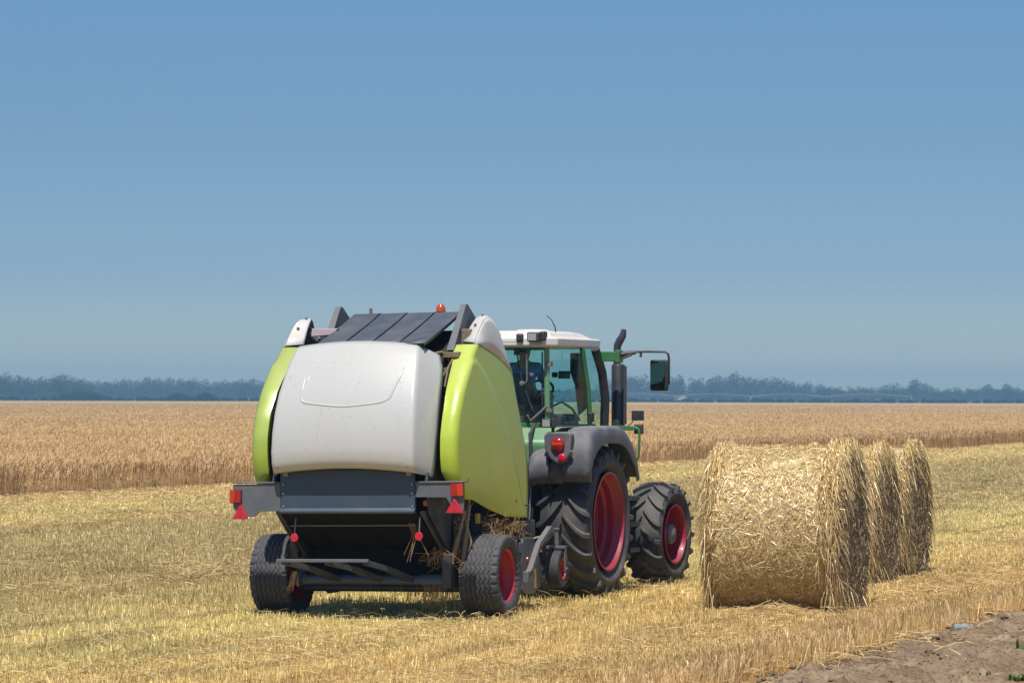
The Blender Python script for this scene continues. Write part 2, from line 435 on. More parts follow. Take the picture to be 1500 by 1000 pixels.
M['crop'] = leaf_mat('green_crop', (0.010, 0.035, 0.010), (0.022, 0.065, 0.02))
M['weed'] = leaf_mat('weed_leaves', (0.06, 0.12, 0.03), (0.22, 0.30, 0.09))

def bale_mat(name, base, net):
    m, nt, out = new_mat(name)
    tc = nt.nodes.new('ShaderNodeTexCoord'); ob = tc.outputs['Object']
    sx = nt.nodes.new('ShaderNodeSeparateXYZ'); nt.links.new(ob, sx.inputs[0])
    n1 = noise(nt, ob, 7, 7, 0.75); n2 = noise(nt, ob, 45, 5, 0.75); n3 = noise(nt, ob, 1.7, 4, 0.6)
    c = ramp(nt, n2, [(0.28, tuple(x*0.35 for x in base)), (0.45, tuple(x*0.8 for x in base)), (0.6, base), (0.75, tuple(min(x*1.45, 0.9) for x in base))])
    c = mixc(nt, 1.0, c, ramp(nt, n1, [(0.3, (0.75, 0.70, 0.62)), (0.65, (1.12, 1.1, 1.08))]), 'MULTIPLY')
    c = mixc(nt, math_(nt, 'MULTIPLY', ramp(nt, n3, [(0.4, 0), (0.7, 1)]), 0.25), c, (0.36, 0.26, 0.15))
    b = nt.nodes.new('ShaderNodeBsdfPrincipled'); nt.links.new(c, b.inputs['Base Color'])
    b.inputs['Roughness'].default_value = 0.42 if net else 0.8
    b.inputs['Specular IOR Level'].default_value = 0.5 if net else 0.2
    bp = nt.nodes.new('ShaderNodeBump'); bp.inputs['Distance'].default_value = 0.025; bp.inputs['Strength'].default_value = 0.8
    nt.links.new(n2, bp.inputs['Height']); nt.links.new(bp.outputs[0], b.inputs['Normal'])
    nt.links.new(b.outputs[0], out.inputs[0]); return m
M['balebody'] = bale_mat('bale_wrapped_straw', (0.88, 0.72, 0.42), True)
M['baleend'] = bale_mat('bale_end_straw', (0.46, 0.37, 0.22), False)  # darker than the wrapped side, shade of the ends put into the colour
#PART2

# ------------------------------------------------------------------ camera, sun, sky, air
F_PX = 5000.0; CAM_H = 2.26; HZ = 583.0
pitch = atan((HZ-500)/F_PX); roll = atan(4/1500)
fw = Vector((0, cos(pitch), sin(pitch))); rt = Vector((1, 0, 0)); up = rt.cross(fw)
rt2 = rt*cos(roll)+up*sin(roll); up2 = up*cos(roll)-rt*sin(roll)
cd = bpy.data.cameras.new('camera'); cam = bpy.data.objects.new('camera', cd); COL.objects.link(cam)
cd.sensor_width = 36; cd.lens = 36*F_PX/1500; cd.clip_start = 0.5; cd.clip_end = 9000
cam.matrix_world = Matrix(((rt2.x, up2.x, -fw.x, 0), (rt2.y, up2.y, -fw.y, 0), (rt2.z, up2.z, -fw.z, CAM_H), (0, 0, 0, 1)))
cd.dof.use_dof = True; cd.dof.focus_distance = 36.5; cd.dof.aperture_fstop = 11
SC.camera = cam

SUN_EL, SUN_AZ = radians(63), radians(-10)      # azimuth measured from straight behind the camera, negative = left
sdir = Vector((sin(SUN_AZ)*cos(SUN_EL), -cos(SUN_AZ)*cos(SUN_EL), sin(SUN_EL)))
sl = bpy.data.lights.new('sun', 'SUN'); sl.energy = 4.2; sl.angle = radians(0.53); sl.color = (1.0, 0.95, 0.87)
so = bpy.data.objects.new('sun', sl); COL.objects.link(so); so.rotation_euler = sdir.to_track_quat('Z', 'Y').to_euler()

wd = bpy.data.worlds.new('World'); SC.world = wd; wd.use_nodes = True
nt = wd.node_tree
for n in list(nt.nodes): nt.nodes.remove(n)
wo = nt.nodes.new('ShaderNodeOutputWorld'); bg = nt.nodes.new('ShaderNodeBackground')
sky = nt.nodes.new('ShaderNodeTexSky'); sky.sky_type = 'NISHITA'; sky.sun_disc = False
sky.sun_elevation = SUN_EL; sky.sun_rotation = math.atan2(sdir.x, sdir.y)
sky.air_density = 1.0; sky.dust_density = 0.3; sky.ozone_density = 2.5; sky.altitude = 0
tcw = nt.nodes.new('ShaderNodeTexCoord'); sxw = nt.nodes.new('ShaderNodeSeparateXYZ')
nt.links.new(tcw.outputs['Generated'], sxw.inputs[0])
tint = ramp(nt, sxw.outputs[2], SKY_TINT if 'SKY_TINT' in globals() else [(0.0, (0.49, 0.605, 0.745)), (0.037, (0.315, 0.425, 0.64)), (0.077, (0.285, 0.405, 0.56)), (0.117, (0.305, 0.44, 0.595)), (0.5, (0.55, 0.7, 0.9))])
sc_ = mixc(nt, 1.0, sky.outputs[0], tint, 'MULTIPLY')
nt.links.new(sc_, bg.inputs[0]); bg.inputs[1].default_value = 0.11
nt.links.new(bg.outputs[0], wo.inputs[0])
SC.view_settings.view_transform = 'Standard'; SC.view_settings.look = 'None'; SC.view_settings.gamma = 1
SC.view_settings.exposure = 0.35
SC.cycles.max_bounces = 6; SC.cycles.transparent_max_bounces = 12; SC.cycles.volume_bounces = 0
SC.cycles.use_denoising = True

hm, hnt, hout = new_mat('haze_air')
pv = hnt.nodes.new('ShaderNodeVolumePrincipled'); pv.inputs['Color'].default_value = (0.44, 0.76, 1.0, 1)
pv.inputs['Density'].default_value = 0.00034; pv.inputs['Anisotropy'].default_value = 0.2
hnt.links.new(pv.outputs[0], hout.inputs['Volume'])
hz = MB().box((-1500, -60, -1.5), (1500, 2750, 24)).build('haze', hm, smooth=0)
tag(hz, 'thin bluish summer haze in the air over the fields', 'haze', kind='stuff')

# ------------------------------------------------------------------ numpy value noise
def vnoise(x, y, seed=0):
    g = np.random.default_rng(seed).random((256, 256))
    xi = np.floor(x).astype(int); yi = np.floor(y).astype(int); fx = x-xi; fy = y-yi
    fx = fx*fx*(3-2*fx); fy = fy*fy*(3-2*fy)
    a = g[xi % 256, yi % 256]; b = g[(xi+1) % 256, yi % 256]; c = g[xi % 256, (yi+1) % 256]; d = g[(xi+1) % 256, (yi+1) % 256]
    return (a*(1-fx)+b*fx)*(1-fy)+(c*(1-fx)+d*fx)*fy
def fbm(x, y, octv=4, seed=0):
    s = 0; a = 0.5; t = 0
    for o in range(octv):
        s = s+a*vnoise(x*2**o+o*17.3, y*2**o+o*9.1, seed+o); t += a; a *= 0.5
    return s/t
def uv2xy(u, v): return u*UX+v*VX, u*UY+v*VY
def xy2uv(x, y): return x*UX+y*UY, x*VX+y*VY

# ------------------------------------------------------------------ ground
g = MB(); xs = [-1450, -400, -100, -30, 0, 30, 100, 400, 1450]; ys = [-50, 0, 40, 100, 300, 900, 2700]
g.add([(x, y, 0) for y in ys for x in xs], grid_faces(len(ys), len(xs)))
tag(g.build('ground', M['ground'], smooth=0), kind='structure')

# dirt track at the right: trodden dry soil with clods
us = np.arange(-8.6, -1.0, 0.028); vs = np.arange(20, 46.6, 0.035)
U, V = np.meshgrid(us, vs)
edge = -7.95 + 0.5*(fbm(V*0.8, V*0+3.3, 3, 5)-0.5)
h = 0.05*fbm(U*0.9, V*0.9, 4, 21)
cl = fbm(U*6.5, V*5.0, 4, 33)
h += 0.07*np.clip(cl-0.47, 0, 1)/0.3*np.clip(1.35-np.abs(U+6.9)/1.6, 0.12, 1)
h -= 0.085*np.clip(0.40-fbm(U*8, V*4, 3, 44), 0, 1)/0.12*np.clip(1.3-np.abs(U+6.8)/1.5, 0.05, 1)
rut = np.exp(-((U+5.2)/0.5)**2)*0.02
h = h-rut+0.022*fbm(U*16, V*16, 2, 55)
w = np.clip((U-edge)/0.25, 0, 1)
Z = -0.03+0.045*w+h*w
X, Y = uv2xy(U, V)
VV = np.stack([X, Y, Z], -1).reshape(-1, 3)
nr, nc = U.shape
ii = (np.arange(nr-1)[:, None]*nc+np.arange(nc-1)[None, :])
Q = np.stack([ii, ii+1, ii+nc+1, ii+nc], -1).reshape(-1, 4)
ext = []
def rect(u0, u1, v0, v1, z=0.008):
    n = len(VV)+len(ext)
    for (u, v) in ((u0, v0), (u1, v0), (u1, v1), (u0, v1)):
        x, y = uv2xy(u, v); ext.append((x, y, z))
    return (n, n+1, n+2, n+3)
qs = [rect(-7.6, 3.0, 47, 900), rect(-1.0, 3.0, 20, 47), rect(-7.6, 3.0, -40, 20)]
VV = np.concatenate([VV, np.array(ext)]); Q = np.concatenate([Q, np.array(qs)])
tag(np_mesh('dirt_track', VV, Q, M['soil'], smooth=True), kind='structure')

# ------------------------------------------------------------------ stubble (cut stalks in rows)
def in_view_pts(y0, y1, dens, margin=3.6):
    """random ground points over the strip of field between two distances"""
    def half(y): return y*0.152+margin
    area = (half(y0)+half(y1))*(y1-y0)
    n = int(area*dens)
    y = y0+(y1-y0)*rng.random(int(n*1.0)); 
    x = (rng.random(len(y))*2-1)*half(y1)
    k = np.abs(x) < half(y)
    # compensate for the rejected share
    return x[k], y[k]
PX, PY, PL = [], [], []
for (y0, y1, d) in ((23.5, 30, 1500), (30, 38, 1250), (38, 50, 800), (50, 75, 380), (75, 110, 150), (110, 190, 60)):
    x, y = in_view_pts(y0, y1, d)
    PX.append(x); PY.append(y)
x = np.concatenate(PX); y = np.concatenate(PY)
u, v = xy2uv(x, y)
row = 0.15
jit = rng.normal(0, 0.024, len(u))
u = np.round(u/row)*row+jit
patch = fbm(u*0.9, v*0.25, 4, 71)
edge = -7.92+0.5*(fbm(v*0.8, v*0+3.3, 3, 5)-0.5)+0.35*(fbm(v*5, v*0+1.3, 2, 6)-0.5)
WE = lambda v: -37.6+1.6*(fbm(v*0.12, v*0, 3, 81)-0.5)+0.7*(fbm(v*0.9, v*0+4, 2, 82)-0.5)
keep = (u < edge) & (u > WE(v)-0.3) & (rng.random(len(u)) < np.clip(0.35+1.6*(patch-0.25), 0.25, 1))
u, v, patch, edge = u[keep], v[keep], patch[keep], edge[keep]
x, y = uv2xy(u, v)
n = len(x); print('stubble', n)
hh = 0.06+0.05*rng.random(n)+0.05*(patch-0.5)
tall = np.clip((u+9.3)/1.2, 0, 1)
hh = hh+tall*(0.09+0.06*rng.random(n))
front = np.exp(-((u+13.9)/2.2)**4)*np.exp(-((v-32.0)/2.6)**4)      # pressed down round the machine
hh = hh*(1-0.45*front)
wheel = np.exp(-((u+16.2)/0.35)**2)+np.exp(-((u+13.3)/0.35)**2)
hh = hh*(1-0.3*np.clip(wheel, 0, 1))
lod = np.clip(y/40.0, 0.85, 3.0)
ang = rng.random(n)*2*pi
S = np.stack([np.cos(ang), np.sin(ang), np.zeros(n)], -1)
lean = rng.normal(0, 0.16, (n, 2))*(1+1.5*(rng.random(n) < 0.15))[:, None]
P = np.zeros((n, 2, 3)); P[:, 0, 0] = x; P[:, 0, 1] = y; P[:, 0, 2] = -0.005
P[:, 1, 0] = x+lean[:, 0]*hh; P[:, 1, 1] = y+lean[:, 1]*hh; P[:, 1, 2] = hh
W = np.stack([np.full(n, 0.0065), 0.0055+0.005*(rng.random(n) < 0.3)], -1)*lod[:, None]
st = ribbons('stubble', P, W, S, rng.random(n), M['stubble'])
tag(st, 'cut cereal stubble standing in rows across the harvested field', 'stubble', kind='stuff')

# ------------------------------------------------------------------ loose straw lying on the stubble
PX, PY = [], []
for (y0, y1, d) in ((23.5, 32, 230), (32, 45, 170), (45, 80, 75), (80, 150, 22)):
    a, b = in_view_pts(y0, y1, d); PX.append(a); PY.append(b)
x = np.concatenate(PX); y = np.concatenate(PY); u, v = xy2uv(x, y)
lines = np.exp(-((u+36.0)/2.2)**2)*0.9+np.exp(-((u+29)/1.0)**2)*0.5+np.exp(-((u+18.6)/0.5)**2)*0.7+np.exp(-((u+12.2)/0.9)**2)*0.35+np.exp(-((u+9.6)/0.6)**2)*0.4
den = np.clip(0.05+lines*1.0+1.6*np.clip(fbm(u*1.2, v*0.5, 4, 91)-0.55, 0, 1)*2, 0, 1)
den = den*(1-0.7*np.exp(-((u+13.9)/1.9)**4)*np.exp(-((v-33.5)/3.0)**4))
keep = (rng.random(len(u)) < den) & (u < -7.5) & (u > -37.4)
x, y, u, v = x[keep], y[keep], u[keep], v[keep]
def lying(x, y, zlo, zhi, llo, lhi, wid, name, mat, lab, parent=None, cat='straw'):
    n = len(x); a = rng.random(n)*2*pi; L = llo+(lhi-llo)*rng.random(n)**1.6
    lodd = np.clip(y/40.0, 0.85, 2.6)
    z = zlo+(zhi-zlo)*rng.random(n); tilt = rng.normal(0, 0.22, n); bend = rng.normal(0, 0.16, n)*L
    d = np.stack([np.cos(a), np.sin(a)], -1); nn = np.stack([-np.sin(a), np.cos(a)], -1)
    P = np.zeros((n, 3, 3))
    for k, s in enumerate((-0.5, 0.0, 0.5)):
        P[:, k, 0] = x+d[:, 0]*L*s+nn[:, 0]*bend*(0 if k != 1 else 1)
        P[:, k, 1] = y+d[:, 1]*L*s+nn[:, 1]*bend*(0 if k != 1 else 1)
        P[:, k, 2] = np.maximum(z+np.sin(tilt)*L*s+(0.02 if k == 1 else 0), 0.01)
    r = rng.random(n)*pi
    S = np.stack([nn[:, 0]*np.cos(r), nn[:, 1]*np.cos(r), np.sin(r)], -1)
    W = np.tile(np.array([0.7, 1.0, 0.6])*wid, (n, 1))*lodd[:, None]
    o = ribbons(name, P, W, S, rng.random(n), mat, parent)
    if lab: tag(o, lab, cat, kind='stuff')
    return o
print('loose', len(x))
lying(x, y, 0.03, 0.13, 0.06, 0.34, 0.0065, 'loose_straw', M['loose'], 'loose golden straw scattered in streaks over the stubble')
# straw and dead stalks lying on the edge of the bare soil
n = 2000; vv = 18+28*rng.random(n); uu = -7.78+rng.normal(0, 0.22, n)+0.4*(rng.random(n) < 0.15)*rng.random(n)*3
kk = fbm(vv*1.1, vv*0+8, 2, 15) > 0.42
x, y = uv2xy(uu[kk], vv[kk])
lying(x, y, 0.03, 0.10, 0.15, 0.5, 0.009, 'fallen_stalks', M['loose'], 'fallen straw stalks lying along the edge of the bare soil')
# heap of straw in front of the nearest bale
n = 2600; r = rng.normal(0, 1, (n, 2)); xc = (1135-750)/5000*35.3
x = xc+r[:, 0]*0.30; y = 35.25+r[:, 1]*0.2
o = lying(x, y, 0.02, 0.07, 0.08, 0.36, 0.008, 'straw_heap', M['loose'], 'small heap of loose golden straw at the foot of the nearest bale', cat='straw heap')
me = o.data; co = np.empty(len(me.vertices)*3, np.float32); me.vertices.foreach_get('co', co); co = co.reshape(-1, 3)
co[:, 2] += 0.09*np.exp(-((co[:, 0]-xc)/0.28)**2-((co[:, 1]-35.25)/0.2)**2)*rng.random(len(co)//6).repeat(6)
me.vertices.foreach_set('co', co.ravel())

# ------------------------------------------------------------------ ripe wheat
ug = [0.0]; s = 0.35
while ug[-1] < 1380: ug.append(ug[-1]+s); s *= 1.045
ug = -38.1-np.array(ug)
vg = [-80.0]
while vg[-1] < 1480:
    vg.append(vg[-1]+(0.8 if 20 < vg[-1] < 260 else (12 if vg[-1] <= 20 else 2+vg[-1]*0.02)))
vg = np.array(vg)
U, V = np.meshgrid(ug, vg)
U2 = U+np.where(U > -38.2, WE(V)+37.6, 0)
Z = 0.60+0.10*(fbm(U*0.35, V*0.35, 4, 61)-0.5)+0.06*(fbm(U*2.1, V*2.1, 2, 62)-0.5)
Z = Z*np.clip(0.35+(-38.1-U)/2.2, 0.35, 1)
X, Y = uv2xy(U2, V)
VV = np.stack([X, Y, Z], -1).reshape(-1, 3); nr, nc = U.shape
ii = (np.arange(nr-1)[:, None]*nc+np.arange(nc-1)[None, :])
Q = np.stack([ii, ii+1, ii+nc+1, ii+nc], -1).reshape(-1, 4)
# front wall of the standing crop
low = np.stack([X[:, 0], Y[:, 0], np.zeros(nr)], -1); base = len(VV)
VV = np.concatenate([VV, low])
k = np.arange(nr-1)
Q = np.concatenate([Q, np.stack([k*nc, (k+1)*nc, base+k+1, base+k], -1)])
wh = np_mesh('wheat_field', VV, Q, M['canopy'], smooth=True)
tag(wh, 'ripe golden wheat field stretching to the horizon', 'wheat', kind='stuff')

xs_, ys_, zb, sz = [], [], [], []
n = 110000
v = 45+145*rng.random(n); d = rng.random(n)**1.3*3.2
u = WE(v)-0.15-d+0.9*(fbm(v*0.7, v*0+2, 3, 83)-0.5)
x, y = uv2xy(u, v); k = (np.abs(x) < y*0.19+5) & (y > 45)
xs_.append(x[k]); ys_.append(y[k]); zb.append(np.where(d[k] < 1.6, 0.0, 0.3))
# farther ears, thinning with distance
n = 680000
y = 70*np.exp(rng.random(n)*math.log(900/70)); x = (rng.random(n)*2-1)*(y*0.18+5)
u, v = xy2uv(x, y); k = u < WE(v)-2.5
xs_.append(x[k]); ys_.append(y[k]); zb.append(np.full(k.sum(), 0.4))
x = np.concatenate(xs_); y = np.concatenate(ys_); zb = np.concatenate(zb); n = len(x); print('wheat', n)
u, v = xy2uv(x, y)
H = 0.66+0.10*(fbm(u*0.35, v*0.35, 4, 61)-0.5)+rng.normal(0, 0.06, n)
near_edge = np.clip((u-WE(v)+1.2)/1.2, 0, 1)
H = H*(1-near_edge*(0.10+0.42*np.clip(fbm(v*0.6, v*0+6, 3, 84)-0.42, 0, 1)/0.3)*(0.4+0.6*rng.random(n)))
lod = np.clip(y/75.0, 1, 9)**0.62
a = rng.normal(0.6, 1.0, n); lx = np.cos(a); ly = np.sin(a); bend = 0.05+0.06*rng.random(n)
P = np.zeros((n, 4, 3))
for k, (zz, off) in enumerate(((0, -0.6), (0.6, 0.2), (0.93, 0.8), (1.0, 2.2))):
    P[:, k, 0] = x+lx*bend*off*(0.6+0.4*lod*0.3); P[:, k, 1] = y+ly*bend*off
    P[:, k, 2] = zb+(H-zb)*zz if k < 3 else H-0.01+0.02*rng.random(n)
S = np.stack([np.cos(a+1.3), np.sin(a+1.3), np.zeros(n)], -1); S[:, 0] = np.abs(S[:, 0])+0.4
S /= np.linalg.norm(S, axis=1)[:, None]
W = np.array([0.006, 0.006, 0.016, 0.005])[None, :]*lod[:, None]
ws = ribbons('wheat_stalks', P, W, S, rng.random(n), M['wheatstalk'])
tag(ws, 'ripe wheat stalks and ears standing along the uncut edge of the crop', 'wheat', kind='stuff')

# ------------------------------------------------------------------ far trees, bushes, crop strip
def clump_mesh(name, blobs, nleaf, size, mat):
    """many leaf-clump faces spread through a set of ellipsoids"""
    tot = sum(b[3]*b[4]*b[5] for b in blobs); Ps, Rn = [], []
    for b in blobs:
        m = max(20, int(nleaf*b[3]*b[4]*b[5]/tot))
        d = rng.normal(0, 1, (m, 3)); d /= np.linalg.norm(d, axis=1)[:, None]
        rr = rng.random(m)**0.33
        Ps.append(np.array(b[:3])+d*rr[:, None]*np.array(b[3:6])); Rn.append(np.clip(0.5*rng.random(m)+0.3*rng.random()+0.2, 0, 1))
    P = np.concatenate(Ps); R = np.concatenate(Rn); n = len(P)
    A = rng.normal(0, 1, (n, 3)); A /= np.linalg.norm(A, axis=1)[:, None]
    B = np.cross(A, rng.normal(0, 1, (n, 3))); B /= np.linalg.norm(B, axis=1)[:, None]
    sz = size*(0.5+rng.random(n))[:, None]
    V = np.stack([P-A*sz, P-B*sz*0.7, P+A*sz, P+B*sz*0.7], 1).reshape(-1, 3)
    me = bpy.data.meshes.new(name)
    me.vertices.add(len(V)); me.vertices.foreach_set('co', V.astype(np.float32).ravel())
    me.loops.add(n*4); me.loops.foreach_set('vertex_index', np.arange(n*4, dtype=np.int32))
    me.polygons.add(n); me.polygons.foreach_set('loop_start', np.arange(0, n*4, 4, dtype=np.int32))
    me.update(calc_edges=True)
    at = me.attributes.new('rnd', 'FLOAT', 'POINT'); at.data.foreach_set('value', np.repeat(R, 4).astype(np.float32))
    me.materials.append(mat)
    return me
crowns, trunks = [], []
for k in range(7):
    wide = (1.3, 1.1, 1.5, 0.72, 1.25, 1.0, 1.4)[k]
    blobs = []
    nb = 9
    for j in range(nb):
        t = j/(nb-1); zz = 0.26+0.62*t
        rw = 0.30*wide*(0.55+0.9*sin(pi*min(1, 0.18+0.75*t)))*(0.8+0.3*random.random())
        a = random.random()*6.28; off = 0.16*wide*(1-t*0.6)
        blobs.append((off*cos(a), off*sin(a), zz, rw*0.72, rw*0.72, 0.17+0.05*random.random()))
    crowns.append(clump_mesh('crown_mesh', blobs, 1500, 0.026, M['leaf']))
    t = MB().tube([(0, 0, 0), (0.01, 0, 0.25), (0.0, 0.01, 0.5), (0.02, 0, 0.75)], [0.028, 0.02, 0.014, 0.005], 7)
    t.tube([(0, 0, 0.3), (0.09, 0.02, 0.48), (0.14, 0.03, 0.6)], [0.012, 0.008, 0.003], 5)
    t.tube([(0, 0, 0.36), (-0.08, -0.03, 0.55), (-0.13, -0.04, 0.66)], [0.011, 0.007, 0.003], 5)
    me = bpy.data.meshes.new('trunk_mesh'); me.from_pydata(t.v, [], t.f); me.materials.append(M['bark']); trunks.append(me)
def far_tree(px, hpx, Y, label, group, var, name='tree'):
    X = (px-750)/F_PX*Y
    t = empty(name, (X, Y, 0), (0, 0, random.random()*6))
    tag(t, label, 'tree', group)
    s = hpx*Y/F_PX*1.04
    for nm, me in (('crown', crowns[var]), ('trunk', trunks[var])):
        o = bpy.data.objects.new(nm, me); link(o, t); o.scale = (s*1.1, s*1.1, s)
    return t
left = [(-55, 30), (-38, 27), (-22, 33), (-8, 31), (7, 35), (21, 31), (31, 31), (47, 28), (58, 27), (67, 30), (80, 30), (91, 33), (104, 31), (114, 27), (125, 27), (137, 22), (149, 24), (158, 22), (167, 24), (178, 24), (188, 27),
        (203, 24), (219, 29), (232, 27), (242, 25), (251, 28), (267, 27), (276, 24), (283, 27), (301, 26), (317, 23), (331, 25), (342, 23), (352, 26), (361, 24), (369, 27), (381, 24), (395, 26), (412, 23), (430, 27)]
for i, (px, h) in enumerate(left):
    near = px < 132
    Y = (1850 if near else 2250)+60*random.random()
    far_tree(px, h+4.5, Y, 'tall hazy blue-green tree in the taller left end of the far tree line' if near else 'hazy blue tree in the lower tree line between the two dark bushes and the baler',
             'trees at the left end of the tree line' if near else 'trees of the tree line left of the baler', random.choice([0, 2, 4, 6, 1]))
right = [(890, 30), (912, 33), (925, 34, 0), (939, 37, 2), (955, 28), (970, 29), (985, 32, 3), (996, 35, 3), (1016, 31, 4), (1026, 31, 4), (1042, 30), (1051, 35, 1), (1064, 33), (1080, 39, 1), (1091, 33), (1102, 33), (1116, 31), (1129, 34, 2),
         (1142, 29), (1152, 30), (1166, 26), (1183, 27), (1202, 24), (1216, 20), (1230, 20), (1246, 20), (1262, 21), (1278, 20), (1292, 21), (1309, 26), (1322, 21), (1343, 31, 1), (1357, 25), (1372, 19), (1388, 18), (1403, 20),
         (1420, 18), (1432, 18), (1445, 24, 1), (1460, 18), (1477, 25, 1), (1490, 20), (1505, 19), (1525, 22), (1550, 20)]
for i, e in enumerate(right):
    px, h = e[0], e[1]; var = e[2] if len(e) > 2 else random.choice([0, 2, 4, 6, 5])
    lab = 'hazy blue tree in the long far tree line right of the tractor'; grp = 'trees of the tree line right of the tractor'
    if px == 1080: lab, grp = 'tallest tree of the far tree line right of the tractor, rising above the bale', None
    if px == 1343: lab, grp = 'hazy tree standing clearly above the low tree line, over the rearmost bale', None
    if px == 985: lab, grp = 'slim hazy tree just right of the big wing mirror, shorter of two', None
    if px == 996: lab, grp = 'slim hazy tree right of the big wing mirror, taller of two', None
    far_tree(px, h+2.5, 2150+120*random.random(), lab, grp, var)
# low wood that fills the line between and behind the trees
def wood(name, X0, X1, Y, hgt, n, label, mat, size, thick=30, prof=None):
    blobs = []
    for j in range(n):
        X = X0+(X1-X0)*(j+random.random())/n
        hh = hgt*(0.65+0.5*random.random())*(prof(X) if prof else 1)
        blobs.append((X, Y+thick*(random.random()-0.5), hh*0.5, hh*(0.6+0.5*random.random()), thick*0.2, hh*0.55))
    me = clump_mesh(name, blobs, n*260, size, mat)
    o = bpy.data.objects.new(name, me); link(o)
    tag(o, label, 'wood', kind='stuff'); return o
wood('far_wood', -440, 440, 2400, 8.6, 210, 'low hazy blue wood that closes the horizon behind the single trees', M['leaf'], 0.75)
wood('crop_strip', -330, 360, 1530, 1.9, 300, 'thin dark green strip of growing crop beyond the wheat', M['crop'], 0.5, 14)
# dark nearer bushes
def bush(px0, px1, hpx, Y, label):
    X0, X1 = (px0-750)/F_PX*Y, (px1-750)/F_PX*Y; w = X1-X0; s = hpx*Y/F_PX
    r = empty('bush', ((X0+X1)/2, Y, 0)); tag(r, label, 'bush')
    bl = []; nb = 12
    for j in range(nb):
        t = (j+0.5)/nb; e = sin(pi*min(max(t, 0.1), 0.92))**0.5
        bl.append((-w/2+w*t, random.random()*3-1.5, s*0.42*e, w/nb*1.1, 3, s*(0.40+0.18*random.random())*e))
    o = bpy.data.objects.new('foliage', clump_mesh('bush_mesh', bl, 2600, 0.36, M['leafdark'])); link(o, r)
    for j in range(5):
        xx = -w/2+w*(j+0.5)/5
        MB().tube([(xx, 0, 0), (xx+0.3, 0.1, s*0.35), (xx+0.1, 0, s*0.6)], [0.12, 0.08, 0.03], 6).build('stem', M['bark'], r)
bush(76, 162, 18, 1500, 'long low dark green bush in front of the left end of the tree line')
bush(241, 284, 15.5, 1500, 'shorter paler dark bush left of the baler, leftmost of a touching pair')
bush(281, 320, 16.5, 1505, 'dark bush nearest to the baler, rightmost of a touching pair')

# centre-pivot irrigation pipe far across the field, and a pale barn
irr = empty('irrigation_machine', (0, 0, 0))
tag(irr, 'long pale irrigation pipe on wheeled towers crossing in front of the far trees', 'irrigator')
IY = 1700
joints = [880, 990, 1100, 1212, 1335]
for i in range(len(joints)-1):
    a, b = joints[i], joints[i+1]; path = []
    for k in range(11):
        t = k/10; path.append((((a+(b-a)*t)-750)/F_PX*IY, IY, 3.6+1.2*sin(pi*t)))
    s = MB().tube(path, 0.085, 6)
    s.tube([(p[0], p[1], p[2]-1.0*sin(pi*k/10)-0.05) for k, p in enumerate(path)], 0.025, 5)
    s.build('span_pipe', M['pipe'], irr)
for j in joints:
    X = (j-750)/F_PX*IY
    w = MB().tube([(X, IY, 3.6), (X, IY-1.6, 0.6)], 0.09, 6).tube([(X, IY, 3.6), (X, IY+1.6, 0.6)], 0.09, 6).tube([(X, IY-1.8, 0.6), (X, IY+1.8, 0.6)], 0.08, 6)
    tw = w.build('tower', M['pipe'], irr)
    MB().lathe([(-0.15, 0.3), (-0.15, 0.55), (0.15, 0.55), (0.15, 0.3)], (X, IY-1.7, 0.56), 0, 16).build('wheel', M['black'], tw)
    MB().lathe([(-0.15, 0.3), (-0.15, 0.55), (0.15, 0.55), (0.15, 0.3)], (X, IY+1.7, 0.56), 0, 16).build('wheel', M['black'], tw)
X = (1000-750)/F_PX*1760
bn = empty('barn', (X, 1760, 0)); tag(bn, 'small pale barn in front of the far trees, just right of the wing mirror', 'barn')
MB().prism([(-2.6, 0), (2.6, 0), (2.6, 2.6), (0, 4.0), (-2.6, 2.6)], 1, -4, 4).build('wall', M['barn'], bn)
MB().add([(-2.9, -4.2, 2.5), (0, -4.2, 4.12), (2.9, -4.2, 2.5), (-2.9, 4.2, 2.5), (0, 4.2, 4.12), (2.9, 4.2, 2.5)], [(0, 1, 4, 3), (1, 2, 5, 4)]).build('roof', M['barnroof'], bn, solid=0.08)
MB().box((-0.9, -4.06, 0), (0.9, -4.0, 2.2)).build('door', M['bark'], bn)

# ------------------------------------------------------------------ odds and ends on the bare soil
def clod(name, px, py, r, sq, label, mat, cat):
    D = CAM_H*F_PX/(py-HZ); X = (px-750)/F_PX*D
    bm = bmesh.new(); bmesh.ops.create_icosphere(bm, subdivisions=4, radius=1)
    for v in bm.verts:
        p = v.co; f = 1+0.35*(vnoise(np.array([p.x*2.1+9+px]), np.array([p.y*2.1+p.z*1.7+9]), 3)[0]-0.5)+0.12*(vnoise(np.array([p.x*6+20]), np.array([p.y*6+p.z*5+30]), 5)[0]-0.5)
        v.co = Vector((p.x*r*sq[0]*f, p.y*r*sq[1]*f, p.z*r*sq[2]*f))
    me = bpy.data.meshes.new(name); bm.to_mesh(me); bm.free(); me.shade_smooth(); me.materials.append(mat)
    o = bpy.data.objects.new(name, me); link(o); o.location = (X, D, r*sq[2]*0.5); o.rotation_euler = (0.3, 0.15, px)
    tag(o, label, cat); return o
clod('earth_clod', 1398, 916, 0.10, (1.2, 0.8, 1.0), 'brown lump of dry earth at the edge of the stubble, beside the plastic bottle', M['soilclod'], 'clod')
D = CAM_H*F_PX/(925-HZ); X = (1413-750)/F_PX*D
bt = empty('plastic_bottle', (X, D, 0.055), (0.1, 0, radians(20))); tag(bt, 'crumpled pale blue plastic bottle lying on the bare soil', 'bottle')
pm = paint('bottle_plastic', (0.24, 0.28, 0.31), 0.3, dust_amt=0.5)
